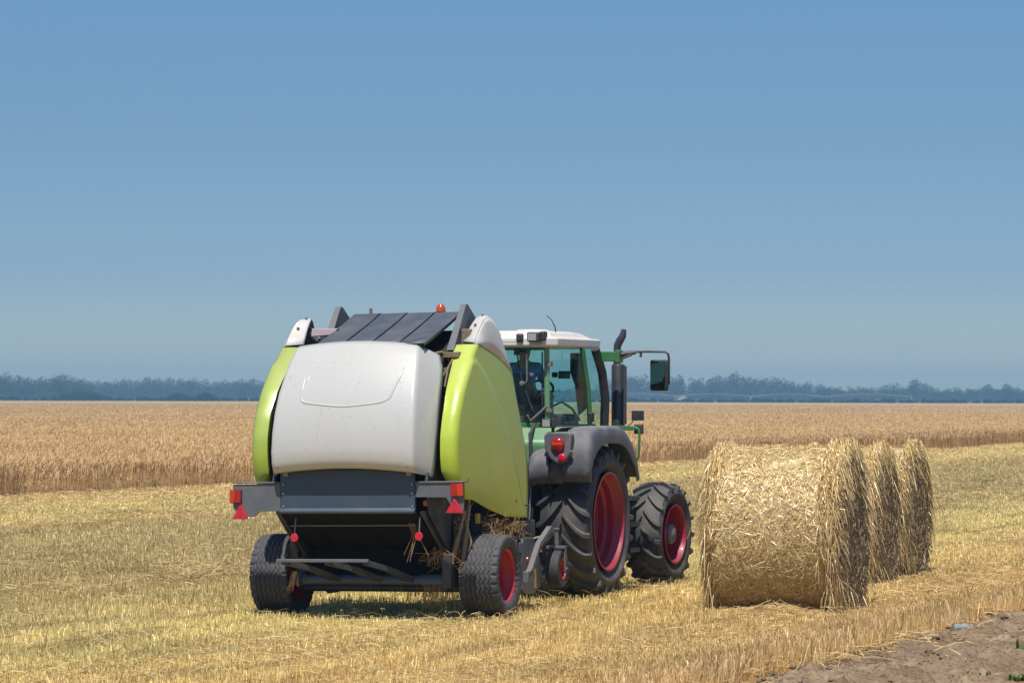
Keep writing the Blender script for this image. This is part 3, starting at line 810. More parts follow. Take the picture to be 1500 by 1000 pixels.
MB().lathe([(-0.12, 0.005), (-0.118, 0.035), (-0.08, 0.04), (-0.05, 0.034), (0.0, 0.042), (0.04, 0.036), (0.08, 0.04), (0.11, 0.018), (0.14, 0.014), (0.14, 0.004)], ax=0, n=20).build('bottle_body', pm, bt)
MB().lathe([(0.135, 0.004), (0.135, 0.018), (0.16, 0.018), (0.16, 0.004)], ax=0, n=16).build('cap', M['white'], bt)
# loose crumbs and small clods on the soil
ico = bmesh.new(); bmesh.ops.create_icosphere(ico, subdivisions=1, radius=1)
iv = np.array([v.co[:] for v in ico.verts]); it = np.array([[v.index for v in f.verts] for f in ico.faces]); ico.free()
n = 5200; cv_ = 21+25*rng.random(n); cu_ = -7.95+rng.gamma(1.6, 0.55, n)
r = 0.005+0.022*rng.random(n)**5+0.009*rng.random(n)
x, y = uv2xy(cu_, cv_)
hz_ = 0.012+0.05*fbm(cu_*0.9, cv_*0.9, 4, 21)+0.07*np.clip(fbm(cu_*6.5, cv_*5.0, 4, 33)-0.47, 0, 1)/0.3*np.clip(1.35-np.abs(cu_+6.9)/1.6, 0.12, 1)
V3 = iv[None]*(r[:, None, None]*(0.7+0.6*rng.random((n, len(iv), 1))))*np.array([1.2, 1.0, 0.7])
V3 = V3+np.stack([x, y, hz_+r*0.3], -1)[:, None, :]
T3 = (it[None]+(np.arange(n)*len(iv))[:, None, None]).reshape(-1, 3)
tag(np_mesh('soil_crumbs', V3.reshape(-1, 3), T3, M['soil'], tris=True), 'dry crumbs and small clods scattered on the bare soil', 'soil crumbs', kind='stuff')
def weed(px, py, n, hgt, label, tall=False):
    D = CAM_H*F_PX/(py-HZ); X = (px-750)/F_PX*D
    m = n; a = rng.random(m)*2*pi; L = hgt*(0.5+0.6*rng.random(m))
    P = np.zeros((m, 4, 3)); sp = 0.25 if tall else 0.8
    bx = rng.normal(0, 0.035, (m, 2))
    for k, t in enumerate((0, .35, .7, 1.0)):
        P[:, k, 0] = bx[:, 0]+np.cos(a)*L*sp*t**1.5; P[:, k, 1] = bx[:, 1]+np.sin(a)*L*sp*t**1.5; P[:, k, 2] = L*(t-(0.0 if tall else 0.45)*t*t)
    S = np.stack([-np.sin(a), np.cos(a), np.zeros(m)], -1)
    W = np.tile(np.array([0.006, 0.018, 0.014, 0.002]), (m, 1))
    o = ribbons('weed', P, W, S, rng.random(m), M['weed']); o.location = (X, D, 0.03)
    tag(o, label, 'weed'); return o
weed(1494, 966, 16, 0.17, 'small green weed at the right edge of the bare soil, higher one', True)
weed(1452, 995, 34, 0.10, 'low spreading green weed on the bare soil near the bottom corner')
weed(1490, 1003, 44, 0.14, 'bushy green weed in the bottom right corner of the soil')
weed(1417, 886, 5, 0.30, 'single green blade standing in the stubble behind the earth clod', True)
#PART3

# ------------------------------------------------------------------ wheels
def tread_tyre(name, R, W, rr, parent, mat, rows=6, period=0.10):
    """implement tyre: wavy ribs cut by grooves, small shoulder notches; axis along x, centre at origin"""
    npd = int(round(2*pi*R/period)); nc = npd*10
    # cross profile t in [-1,1] tread, then sidewalls
    tr = np.linspace(-1, 1, 61)
    side = [(1.06, 0.965), (1.10, 0.90), (1.09, 0.80), (1.02, 0.70), (0.92, rr/R+0.02), (0.86, rr/R)]
    xs = np.concatenate([[-s[0] for s in side[::-1]], tr, [s[0] for s in side]])*W/2
    base = np.concatenate([[s[1]*R for s in side[::-1]], R*(1-0.035*np.abs(tr)**3), [s[1]*R for s in side]])
    A = np.arange(nc)/nc*2*pi; ph = np.arange(nc)/10.0
    XX, PH = np.meshgrid(xs/(W/2), ph, indexing='ij')
    tri = np.abs(((PH) % 1.0)-0.5)*2-0.5
    dep = np.zeros_like(XX)
    for g in range(rows):
        xc = -0.8+1.6*(g+0.5)/rows - 0.0
        d = np.abs(XX-xc-0.045*tri*2)
        dep = np.maximum(dep, np.clip((0.048-d)/0.018, 0, 1))
    for g in range(rows+1):                 # short sipes between grooves
        xc = -0.8+1.6*g/rows
        pp = (PH+0.5*(g % 2)) % 1.0
        d = np.abs(pp-0.5-(XX-xc)*1.2); dep = np.maximum(dep, np.where(np.abs(XX-xc) < 0.06, np.clip((0.09-d)/0.05, 0, 1)*0.5, 0))
    pp = (PH*1.0) % 1.0
    sh = np.clip((np.abs(XX)-0.80)/0.05, 0, 1)*np.clip((1.09-np.abs(XX))/0.03, 0, 1)
    dep = np.maximum(dep, sh*np.clip((0.18-np.abs(pp-0.5))/0.06, 0, 1))
    dd = dep*0.016
    Rr = base[:, None]-dd
    AA = np.repeat(A[None, :], len(xs), 0)
    V = np.stack([np.repeat(xs[:, None], nc, 1), Rr*np.sin(AA), Rr*np.cos(AA)], -1).reshape(-1, 3)
    V[:, 2] = np.maximum(V[:, 2], -R+0.012)
    i, j = np.meshgrid(np.arange(len(xs)-1), np.arange(nc), indexing='ij'); j2 = (j+1) % nc
    Q = np.stack([i*nc+j, i*nc+j2, (i+1)*nc+j2, (i+1)*nc+j], -1).reshape(-1, 4)
    o = np_mesh(name, V, Q, mat, smooth=True, parent=parent)
    return o

def rib_tyre(name, R, W, rr, parent, mat):
    pr = [(-0.82*W/2, rr), (-W/2, rr+0.03), (-1.06*W/2, (R+rr)/2), (-W/2, R*0.95)]
    for g in range(7):
        x0 = -0.92+1.84*g/7; x1 = -0.92+1.84*(g+1)/7; r = R*(1-0.03*((x0+x1)/2)**2)
        pr += [(x0*W/2+0.003, r), (x1*W/2-0.003, r), (x1*W/2-0.001, r-0.010), (x1*W/2+0.001, r-0.010)]
    pr += [(W/2, R*0.95), (1.06*W/2, (R+rr)/2), (W/2, rr+0.03), (0.82*W/2, rr)]
    return MB().lathe(pr, n=56, closed=True).build(name, mat, parent, smooth=25)

def lug_tyre(name, R, W, rr, nl, parent, mat, lug=0.05):
    """tractor tyre: round carcass and curved chevron bars, as one mesh"""
    Rc = R-lug
    def prof(s):      # s 0 centre .. 1 shoulder .. 1.5 sidewall -> (x, r)
        if s <= 1: return W/2*s*0.97, Rc*(1-0.045*s**2.5)
        t = (s-1)/0.5
        return W/2*(0.97+0.10*t), Rc*(0.955-0.11*t)
    pr = [(-0.80*W/2, rr), (-0.88*W/2, rr+0.035), (-1.03*W/2, rr+0.09), (-1.10*W/2, (Rc*0.83+rr)/2+0.06), (-1.08*W/2, Rc*0.86)]
    tp = [(prof(s)[0], prof(s)[1]) for s in (1.3, 1.0, 0.85, 0.6, 0.3, 0)]
    pr += [(-a, b) for a, b in tp]; pr += [(a, b) for a, b in tp[::-1][1:]]
    pr += [(-a, b) for a, b in pr[:5][::-1]]
    m = MB().lathe(pr, n=96, closed=True)
    ns = 11
    for side in (-1, 1):
        for k in range(nl):
            ph0 = 2*pi*(k+(0.5 if side > 0 else 0))/nl
            top, bot = [], []
            for q in range(ns):
                s = 1.34*q/(ns-1)
                x, r = prof(s)
                sw = 0.33*(1-(1-min(s, 1.1)/1.1)**1.5)      # sweep angle, curved like the bars of the tyre
                ph = ph0+sw
                w = (0.030+0.022*min(s, 1))*(1 if q else 0.7)
                hgt = lug*(1.0 if s <= 1.05 else max(0.12, 1-(s-1.05)/0.34))*(0.85 if q == 0 else 1)
                nx, nr_ = (0, 1) if s < 0.95 else (0.75, 0.66)
                for e in (-1, 1):
                    wt = w*0.5*0.8; wb = w*0.5*1.35
                    for lst, ww, hh in ((top, wt, hgt), (bot, wb, -0.006)):
                        rr_ = r+hh*nr_; xx = side*(x+hh*nx)
                        a = ph+e*ww/r
                        lst.append((xx, -rr_*cos(a), rr_*-sin(a)))
            V = []; 
            for q in range(ns):
                V += [top[2*q], top[2*q+1], bot[2*q+1], bot[2*q]]
            Fs = []
            for q in range(ns-1):
                for e in range(4):
                    Fs.append((4*q+e, 4*q+(e+1) % 4, 4*(q+1)+(e+1) % 4, 4*(q+1)+e))
            Fs += [(0, 1, 2, 3), (4*ns-1, 4*ns-2, 4*ns-3, 4*ns-4)]
            m.add(V, Fs)
    m.v = [(a, b, max(c, -R+0.02)) for a, b, c in m.v]
    return m.build(name, mat, parent, smooth=38)

def rim(name, prof, parent, mat, n=56, bolts=0, br=0.1, bx=0.0):
    m = MB().lathe(prof, n=n, closed=False)
    for k in range(bolts):
        a = 2*pi*k/bolts; y, z = br*cos(a), br*sin(a)
        m.tube([(bx, y, z), (bx+0.025, y, z)], 0.012, 6)
    return m.build(name, mat, parent, smooth=30)

# ------------------------------------------------------------------ round baler
TH = radians(19)
bo = Vector((-1.304, 35.516, 0)); broll = radians(0.8)
baler = empty('round_baler', bo, (0, -broll, 0)); baler.rotation_mode = 'XYZ'
Rb = Vector((cos(TH), -sin(TH), 0)); Fb = Vector((sin(TH), cos(TH), 0)); Ub = Vector((0, 0, 1))
R2_ = Rb*cos(broll)+Ub*sin(broll); U2_ = Ub*cos(broll)-Rb*sin(broll)
baler.matrix_world = Matrix(((R2_.x, Fb.x, U2_.x, bo.x), (R2_.y, Fb.y, U2_.y, bo.y), (R2_.z, Fb.z, U2_.z, 0.06), (0, 0, 0, 1)))
tag(baler, 'white and lime green round baler hitched behind the tractor', 'baler')

# white tailgate cover
rows = [(2.735, -0.71, 0.655, 0.80, -0.47, 2.625), (2.70, -0.755, 0.665, 0.82, -0.49, 2.585), (2.60, -0.83, 0.69, 0.85, -0.535, 2.52), (2.45, -0.93, 0.715, 0.87, -0.59, 2.40),
        (2.25, -1.045, 0.74, 0.885, -0.67, 2.21), (2.05, -1.125, 0.755, 0.895, -0.74, 2.02), (1.85, -1.175, 0.763, 0.90, -0.80, 1.83), (1.66, -1.20, 0.765, 0.895, -0.85, 1.64),
        (1.54, -1.195, 0.762, 0.885, -0.875, 1.51), (1.475, -1.175, 0.758, 0.875, -0.885, 1.43), (1.44, -1.14, 0.752, 0.865, -0.89, 1.40), (1.435, -1.08, 0.745, 0.86, -0.895, 1.395)]
def cover_surf():
    m = MB(); vs = []; ts = [-1, -0.985, -0.95, -0.90, -0.80, -0.62, -0.42, -0.2, 0, 0.2, 0.42, 0.62, 0.80, 0.90, 0.95, 0.985, 1]
    for ri, (z, y, c, xe, ye, ze) in enumerate(rows):
        line = []
        def facet(s, sg):     # 0 at crease, 1 at the front edge
            e = s
            return (sg*(c+(xe-c)*e), y+(ye-y)*e, z+(ze-z)*e)
        for s in (1, 0.85, 0.65, 0.45, 0.28, 0.14, 0.06): line.append(facet(s, -1))
        for t in ts[1:-1]:
            crown = 0.045*(1-t*t)*(1 if ri < 8 else 1.1)
            yy = y-0.028*(1-abs(t)**2)+0.0
            line.append((t*c, yy, z+crown))
        for s in (0.06, 0.14, 0.28, 0.45, 0.65, 0.85, 1): line.append(facet(s, 1))
        vs += line
    return m.add(vs, grid_faces(len(rows), len(ts)-2+14))
cv = cover_surf()
def cov_y(z):
    zz = [r[0] for r in rows][::-1]; yy = [r[1] for r in rows][::-1]
    return float(np.interp(z, zz, yy))
cover = cv.build('tailgate_cover', M['white'], baler, smooth=60, solid=0.018)
def ridge(pts, r=0.016):
    # smooth the path, then lay it on the cover
    P = []
    for i in range(len(pts)-1):
        for k in range(8):
            t = k/8; P.append((pts[i][0]*(1-t)+pts[i+1][0]*t, pts[i][1]*(1-t)+pts[i+1][1]*t))
    P.append(pts[-1])
    for _ in range(5):
        P = [P[0]]+[((P[i-1][0]+2*P[i][0]+P[i+1][0])/4, (P[i-1][1]+2*P[i][1]+P[i+1][1])/4) for i in range(1, len(P)-1)]+[P[-1]]
    n = len(P)
    return [(x, cov_y(z-0.045*(1-(x/0.76)**2))-0.028*(1-abs(x/0.76)**2)+0.009, z) for x, z in P], [max(0.0015, r*min(1, min(i, n-1-i)/5)) for i in range(n)]
rp, rr_ = ridge([(-0.475, 2.50), (-0.475, 2.17), (-0.40, 2.145), (0.0, 2.105), (0.40, 2.145), (0.49, 2.19), (0.52, 2.30), (0.60, 2.56)])
MB().tube(rp, rr_, 8).build('moulded_ridge', M['white'], cover, smooth=80)
rp, rr_ = ridge([(-0.43, 2.50), (-0.435, 2.25)], 0.015)
MB().tube(rp, rr_, 8).build('moulded_ridge', M['white'], cover, smooth=80)

# lime side panels and their white upper fairings; local x mirrored for the left
CR = [(-0.83, 1.45), (-0.86, 1.60), (-0.855, 1.80), (-0.78, 2.02), (-0.62, 2.27), (-0.40, 2.50), (-0.12, 2.735)]       # rear crease (y, z)
FRONT = [(0.62, 2.60), (0.78, 2.42), (0.98, 2.20), (1.20, 1.96), (1.36, 1.65), (1.42, 1.34), (1.40, 0.91)]
BOT = [(0.65, 0.945), (0.10, 1.04), (-0.40, 1.155), (-0.68, 1.27)]
def side_panel(sg):
    # outer skin as rows from rear crease to front, at matching parameter
    m = MB(); rear = CR[::-1]+[(-0.79, 1.36), (-0.70, 1.285), (-0.40, 1.155)]
    # outline top edge: from crease top along the white border to the front
    top = [(-0.12, 2.735), (0.05, 2.715), (0.28, 2.665), (0.58, 2.595), (0.84, 2.505), (0.95, 2.45)]
    fr = [(0.95, 2.45), (1.06, 2.22), (1.20, 1.96), (1.36, 1.65), (1.41, 1.50), (1.425, 1.34), (1.42, 1.2), (1.41, 1.05), (1.40, 0.915), (1.40, 0.912)]
    bt = [(-0.40, 1.155), (0.1, 1.04), (0.65, 0.945), (1.1, 0.925), (1.40, 0.912)]
    def dense(pl, n):
        P = np.array(pl, float); d = np.r_[0, np.cumsum(np.hypot(*np.diff(P, axis=0).T))]; t = np.linspace(0, d[-1], n)
        Y = np.interp(t, d, P[:, 0]); Z = np.interp(t, d, P[:, 1])
        for _ in range(3):
            Y[1:-1] = (Y[:-2]+2*Y[1:-1]+Y[2:])/4; Z[1:-1] = (Z[:-2]+2*Z[1:-1]+Z[2:])/4
        return list(zip(Y, Z))
    rear = dense(rear, 60); fr = dense(fr, 60); bt = dense(bt, 44); top = dense(top, 44)
    nr = len(rear); nc = 44; vs = []
    def lerp(pl, t):
        f = t*(len(pl)-1); i = min(int(f), len(pl)-2); f -= i
        return (pl[i][0]*(1-f)+pl[i+1][0]*f, pl[i][1]*(1-f)+pl[i+1][1]*f)
    for i in range(nr):
        ti = i/(nr-1)
        for j in range(nc):
            tj = j/(nc-1)
            a = lerp(rear, ti); b = lerp(fr, ti); c = lerp(top, tj); d = lerp(bt, tj)
            # Coons patch
            y = (1-tj)*a[0]+tj*b[0]+(1-ti)*c[0]+ti*d[0]-((1-ti)*(1-tj)*top[0][0]+(1-ti)*tj*top[-1][0]+ti*(1-tj)*bt[0][0]+ti*tj*bt[-1][0])
            z = (1-tj)*a[1]+tj*b[1]+(1-ti)*c[1]+ti*d[1]-((1-ti)*(1-tj)*top[0][1]+(1-ti)*tj*top[-1][1]+ti*(1-tj)*bt[0][1]+ti*tj*bt[-1][1])
            bulge = 0.03*sin(pi*min(1, 0.10+tj*0.9))*sin(pi*min(1.0, ti*1.0))
            e = (z-(2.46-0.62*max(y, -0.2)-0.42*max(y, 0)**2))      # raised lower field under a curved edge
            bulge += 0.02*min(1, max(0, -e/0.035))
            x = 1.085+bulge
            vs.append((sg*x, y, z))
    m.add(vs, grid_faces(nr, nc))
    # rear facing strip from the crease inwards
    inner = []
    strip = []
    for k, (y, z) in enumerate(rear):
        w = float(np.interp(z, [1.15, 1.25, 1.45, 2.07, 2.5, 2.74], [0.06, 0.10, 0.165, 0.165, 0.20, 0.235]))
        x0 = abs(vs[k*nc][0])
        strip += [(sg*x0, y, z), (sg*(x0-0.03), y-0.035, z), (sg*(x0-w*0.55), y-0.045, z-0.0), (sg*(x0-w), y-0.02, z), (sg*(x0-w-0.004), y+0.06, z)]
    m.add(strip, grid_faces(nr, 5))
    bm_pts = m
    o = m.build('side_panel', M['lime'] if sg < 0 else M['limebrightened'], baler, smooth=62, solid=0.012)
    # weld the crease so it shades as one shell
    me = o.data; b = bmesh.new(); b.from_mesh(me); bmesh.ops.remove_doubles(b, verts=b.verts, dist=0.002)
    bmesh.ops.recalc_face_normals(b, faces=b.faces); b.to_mesh(me); b.free()
    me.shade_smooth(); me.set_sharp_from_angle(angle=radians(62))
    for md in o.modifiers:
        if md.type == 'SOLIDIFY': md.offset = 0
    # upper fairing, white
    f = MB(); out = [(-0.135, 2.745), (-0.05, 2.83), (0.06, 2.92), (0.17, 2.99), (0.29, 3.025), (0.42, 3.005), (0.55, 2.94), (0.68, 2.84), (0.81, 2.70), (0.90, 2.56), (0.95, 2.47)]
    low = [(-0.12, 2.738), (-0.02, 2.728), (0.08, 2.708), (0.19, 2.686), (0.30, 2.662), (0.42, 2.634), (0.54, 2.606), (0.66, 2.568), (0.78, 2.528), (0.88, 2.49), (0.948, 2.452)]
    vs = []
    for (a, b_) in zip(out, low):
        for t in (0, 0.12, 0.4, 0.7, 1.0):
            y = a[0]*(1-t)+b_[0]*t; z = a[1]*(1-t)+b_[1]*t
            vs.append((sg*(1.06+0.035*sin(pi*0.5*min(1, t*1.3))), y, z))
    f.add(vs, grid_faces(len(out), 5))
    st = []
    for k, (y, z) in enumerate(out[:8]):
        w = float(np.interp(k, [0, 3, 5, 7], [0.18, 0.135, 0.08, 0.02]))
        st += [(sg*1.06, y, z), (sg*(1.06-w*0.12), y+0.0, z+0.016), (sg*(1.06-w*0.9), y+0.085*w/0.15, z+0.026), (sg*(1.06-w), y+0.10*w/0.15, z+0.018)]
    f.add(st, grid_faces(8, 4))
    ff = f.build('top_fairing', M['fairing'], baler, smooth=50, solid=0.01)
    MB().prism([(y+0.012, z-0.015) for (y, z) in out]+[(0.80, 2.0), (-0.05, 2.3)], 0, sg*1.030, sg*1.040).build('inner_sheet', M['black'], baler)
    for (k, tt) in ((2, .5), (4, .5)):
        y, z = out[k]
        bt_ = MB().tube([(sg*(1.06-0.07), y+0.02, z+0.015), (sg*(1.06-0.07), y+0.02, z+0.034)], 0.015, 10).build('bolt', M['dustysteel'], ff)
    return o
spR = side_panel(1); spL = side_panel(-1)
for (y, z) in ((-0.55, 1.36), (0.95, 1.10), (1.33, 2.0*0.5+0.05)):
    MB().lathe([(1.095, 0.013), (1.125, 0.013), (1.127, 0.001)], (0, y, z), 0, 12).build('bolt', M['steel'], spR)
for (x, z) in ((-0.70, 1.50), (0.70, 1.50)):
    MB().lathe([(-1.200, 0.001), (-1.199, 0.010), (-1.17, 0.011)], (x, 0, z), 1, 12).build('bolt', M['dustysteel'], cover)

# dark inner body: drum-shaped chamber, side sheets
c = MB()
ch = [(-0.10, 0.66), (-0.50, 0.88), (-0.78, 1.08), (-0.92, 1.4), (-0.85, 2.0), (-0.6, 2.45), (-0.3, 2.62), (0.3, 2.9), (0.6, 2.72), (0.78, 2.45), (1.15, 1.9), (1.3, 1.5), (1.3, 0.9), (0.9, 0.64), (0.2, 0.62)]
c.prism(ch, 0, -0.80, 0.80)
c.build('bale_chamber', M['black'], baler, bevel=0.02)
for sg in (-1, 1):
    s = MB().prism([(-0.35, 0.62), (-0.9, 1.02), (-1.0, 1.33), (-0.80, 2.0), (-0.52, 2.40), (-0.1, 2.62), (0.5, 2.6), (0.95, 2.1), (1.25, 1.5), (1.25, 0.95), (0.8, 0.7), (0.3, 0.6)], 0, sg*0.815, sg*0.845)
    s.build('chamber_side', M['steel'], baler, bevel=0.006)
    # frame rails and mechanism between side sheet and panel
    k = MB().box((sg*0.86, -0.45, 1.35), (sg*0.93, -0.35, 2.15)).box((sg*0.86, -0.5, 2.0), (sg*1.02, 0.6, 2.08)).box((sg*0.86, -0.30, 0.55), (sg*0.95, -0.12, 1.5))
    k.build('side_frame', M['steel'], baler, bevel=0.006)
    if sg > 0:
        MB().tube([(0.98, -0.25, 2.0), (1.0, -0.4, 1.55), (0.99, -0.45, 1.2)], 0.018, 8).tube([(0.95, -0.2, 2.1), (0.97, -0.35, 1.7), (0.96, -0.4, 1.3)], 0.014, 8).build('hydraulic_hose', M['black'], baler)

# lower tailgate: slanting belt floor seen from below, deflector and scraper
bf = MB(); a = Vector((0, -1.02, 1.035)); b = Vector((0, -0.22, 0.635)); d = (b-a).normalized(); nrm = Vector((0, -d.z, d.y))
for k in range(5):
    x0 = -0.735+k*0.294; x1 = x0+0.285
    vs = []
    for t in (0, 1):
        for (xx, yy) in ((x0, 0), (x1, 0)):
            p = a*(1-t)+b*t
            vs.append((xx, p.y, p.z)); vs.append((xx, p.y+0.012*d.z*-1, p.z+0.02))
    bf.add([(x0, a.y, a.z), (x1, a.y, a.z), (x1, b.y, b.z), (x0, b.y, b.z), (x0, a.y+.01, a.z+.02), (x1, a.y+.01, a.z+.02), (x1, b.y+.01, b.z+.02), (x0, b.y+.01, b.z+.02)],
           [(0, 1, 2, 3), (4, 5, 6, 7), (0, 1, 5, 4), (1, 2, 6, 5), (2, 3, 7, 6), (3, 0, 4, 7)])
bf.build('lower_belt_floor', M['floor'], baler)
MB().box((-0.75, -0.20, 0.34), (0.78, -0.17, 0.66)).build('rear_deflector', M['floor'], baler, bevel=0.004)
for sg in (-1, 1):
    MB().prism([(-1.04, 1.05), (-0.98, 1.0), (-0.30, 0.55), (-0.18, 0.45), (0.1, 0.45), (0.3, 0.62), (0.3, 1.05)], 0, sg*0.745 if sg < 0 else 0.775, sg*0.765 if sg < 0 else 0.80).build('lower_side_plate', M['steel'], baler, bevel=0.004)
# rear plate with a rolled lower edge
rpz = [(-1.04, 1.475), (-1.045, 1.2), (-1.045, 1.085), (-1.062, 1.065), (-1.066, 1.045), (-1.05, 1.03), (-1.02, 1.03), (-1.0, 1.05), (-1.0, 1.475)]
rp_ = MB().prism(rpz, 0, -0.735, 0.725).build('rear_plate', M['plate'], baler, bevel=0.004)
for sg in (-1, 1):
    for z in (1.10, 1.235, 1.325):
        MB().lathe([(-1.056, 0.002), (-1.054, 0.012), (-1.044, 0.014), (-1.04, 0.014)], (sg*0.70, 0, z), 1, 12).build('bolt', M['brightsteel'], rp_)
    MB().box((sg*0.67-0.028, -1.062, 1.41), (sg*0.67+0.028, -1.046, 1.455)).build('latch', M['brightsteel'], rp_, bevel=0.004)

# light bars with lamps, triangles
def light_bar(sg):
    if sg < 0:
        pts = [(-1.262, 1.325), (-0.74, 1.335), (-0.74, 1.055), (-0.965, 1.052), (-1.03, 0.998), (-1.20, 0.998), (-1.262, 1.10)]
    else:
        pts = [(0.73, 1.345), (1.245, 1.343), (1.245, 1.06), (1.20, 1.04), (1.13, 1.075), (1.06, 1.19), (0.73, 1.195)]
    lb = MB().prism(pts, 1, -1.035, -1.015).prism([(pts[0][0], 1.338), (pts[1][0], 1.338), (pts[1][0], 1.352), (pts[0][0], 1.352)], 1, -1.05, -0.90)
    lb = lb.build('light_bar', M['bar'], baler, bevel=0.003)
    # lamp: orange outer half, red inner half
    x0, x1 = (-1.285, -1.165) if sg < 0 else (1.115, 1.25)
    z0, z1 = (1.14, 1.27) if sg < 0 else (1.205, 1.33)
    xm = (x0+x1)/2
    red = (xm, x1) if sg < 0 else (x0, xm); ora = (x0, xm) if sg < 0 else (xm, x1)
    MB().box((red[0]+0.0015, -1.075, z0), (red[1], -1.037, z1)).build('tail_light', M['lensred'], lb, bevel=0.006)
    MB().box((ora[0], -1.075, z0), (ora[1]-0.0015, -1.037, z1)).build('turn_light', M['lensdeep'], lb, bevel=0.006)
    MB().box((x0-0.004, -1.0365, z0-0.004), (x1+0.004, -1.0355+0.004, z1+0.004)).build('lamp_base', M['black'], lb)
    xc, zt, zb, hw = ((-1.175, 1.135, 0.975, 0.088) if sg < 0 else (1.155, 1.19, 1.035, 0.098))
    MB().prism([(xc, zt), (xc-hw, zb), (xc+hw, zb)], 1, -1.060, -1.038).build('warning_triangle', M['reflred'], lb, bevel=0.008)
    MB().lathe([(-1.064, 0.002), (-1.064, 0.007), (-1.06, 0.007)], (xc, 0, zt-0.05), 1, 10).lathe([(-1.064, 0.002), (-1.064, 0.007), (-1.06, 0.007)], (xc, 0, zb+0.03), 1, 10).build('bolt', M['steel'], lb)
light_bar(-1); light_bar(1)
# round red reflectors on rods and the rod line across
MB().tube([(-0.72, -0.83, 0.90), (0.66, -0.83, 0.905)], 0.006, 6).build('cross_cord', M['brightsteel'], baler)
for x, z in ((-0.62, 0.783), (0.735, 0.80)):
    r = MB().tube([(x, -0.95, z+0.03), (x, -0.93, z+0.15), (x, -0.9, z+0.24)], 0.007, 6).build('reflector_rod', M['brightsteel'], baler)
    MB().lathe([(-0.968, 0.002), (-0.968, 0.038), (-0.963, 0.043), (-0.955, 0.043), (-0.955, 0.002)], (x, 0, z), 1, 28).build('round_reflector', M['reflred'], r)
MB().lathe([(-1.0, 0.002), (-1.0, 0.03), (-0.98, 0.03), (-0.98, 0.002)], (0.80, 0.07, 1.13), 1, 20).build('amber_reflector', M['lensorange'], baler)

# top covers (four slats) and the hinge arms
gx = [-0.475, -0.17, 0.13, 0.44, 0.74]
for k in range(4):
    x0, x1 = gx[k]+0.008, gx[k+1]-0.010; xm = (x0+x1)/2
    pr = [(-0.73, 2.745), (-0.45, 2.825), (-0.10, 2.93), (0.15, 3.01), (0.36, 3.085), (0.42, 3.09), (0.46, 3.06)]
    vs = []
    for (y, z) in pr:
        vs += [(x0, y, z-0.02), (x0, y, z), (x1, y, z+0.004), (x1, y, z-0.03)]
    m = MB().add(vs, [(4*i+e, 4*i+e+1, 4*i+5+e, 4*i+4+e) for i in range(len(pr)-1) for e in range(3)])
    o = m.build('top_slat', M['slat'], baler, smooth=40, solid=0.012)
    if k == 3:
        MB().box((0.57, -0.52, 2.815), (0.582, -0.20, 2.822), Matrix.Rotation(radians(16.5), 3, 'X')).box((0.60, 0.08, 3.00), (0.612, 0.2, 3.006), Matrix.Rotation(radians(19), 3, 'X')).build('scratch_strip', M['tan'], o)
for sg, x in ((-1, -0.60), (1, 0.80)):
    arm = MB().prism([(-0.22, 2.68), (0.16, 3.155), (0.22, 3.165), (0.60, 2.95), (0.62, 2.80), (0.3, 2.7)], 0, x+0.05, x+0.062)
    arm.add([(x-0.015, -0.24, 2.68), (x+0.065, -0.24, 2.68), (x+0.005, 0.16, 3.165), (x+0.065, 0.16, 3.165), (x-0.015, -0.19, 2.68), (x+0.065, -0.19, 2.68), (x+0.005, 0.21, 3.16), (x+0.065, 0.21, 3.16)],
            [(0, 1, 3, 2), (4, 5, 7, 6), (0, 1, 5, 4), (2, 3, 7, 6), (0, 2, 6, 4), (1, 3, 7, 5)])
    arm.build('hinge_arm', M['bar'], baler, bevel=0.004)
    MB().box((x-0.10, -0.35, 2.60), (x+0.16, 0.55, 2.66)).box((x-0.04, 0.0, 2.66), (x+0.17, 0.55, 2.80)).box((x+0.02, -0.30, 2.2), (x+0.10, -0.12, 2.66)).build('top_frame', M['dustysteel'] if sg > 0 else M['steel'], baler, bevel=0.006)
# pale box seen inside the left corner, curved guard below it
MB().prism([(-0.72, 2.845), (-0.48, 2.86), (-0.42, 2.925), (-0.71, 2.93)], 1, -0.22, -0.05).build('net_box', M['pinkbox'], baler, bevel=0.006)
MB().tube([(-0.80, 0.0, 2.90), (-0.77, 0.0, 2.84), (-0.71, 0.0, 2.79), (-0.60, 0.0, 2.76)], 0.026, 8).build('curved_guard', M['slat'], baler)
bc = MB().lathe([(3.075, 0.055), (3.10, 0.055), (3.10, 0.002)], (0.44, 0.55, 0), 2, 24).build('beacon_base', M['plastic'], baler)
MB().lathe([(3.10, 0.001), (3.10, 0.050), (3.135, 0.050), (3.165, 0.040), (3.18, 0.022), (3.185, 0.001)], (0.44, 0.55, 0), 2, 28).build('warning_beacon', M['lensorange'], bc, smooth=60)
MB().tube([(-0.33, 0.5, 3.06), (-0.33, 0.5, 3.15)], 0.018, 8).build('top_pin', M['dustysteel'], baler)
MB().box((0.87, -0.02, 2.64), (0.97, 0.30, 2.90)).build('gear_housing', M['dustysteel'], baler, bevel=0.01)
MB().tube([(0.60, 0.10, 2.72), (0.84, 0.05, 2.78), (0.96, -0.05, 2.76)], 0.02, 8).build('cross_shaft', M['dustysteel'], baler)
MB().tube([(0.84, -0.12, 2.66), (0.86, -0.30, 2.50), (0.88, -0.36, 2.25)], 0.011, 7).build('hydraulic_hose', M['black'], baler)
MB().prism([(-0.20, 2.62), (0.50, 2.62), (0.52, 2.90), (0.15, 2.86), (-0.12, 2.74)], 0, 0.77, 0.79).build('inner_sheet', M['black'], baler)
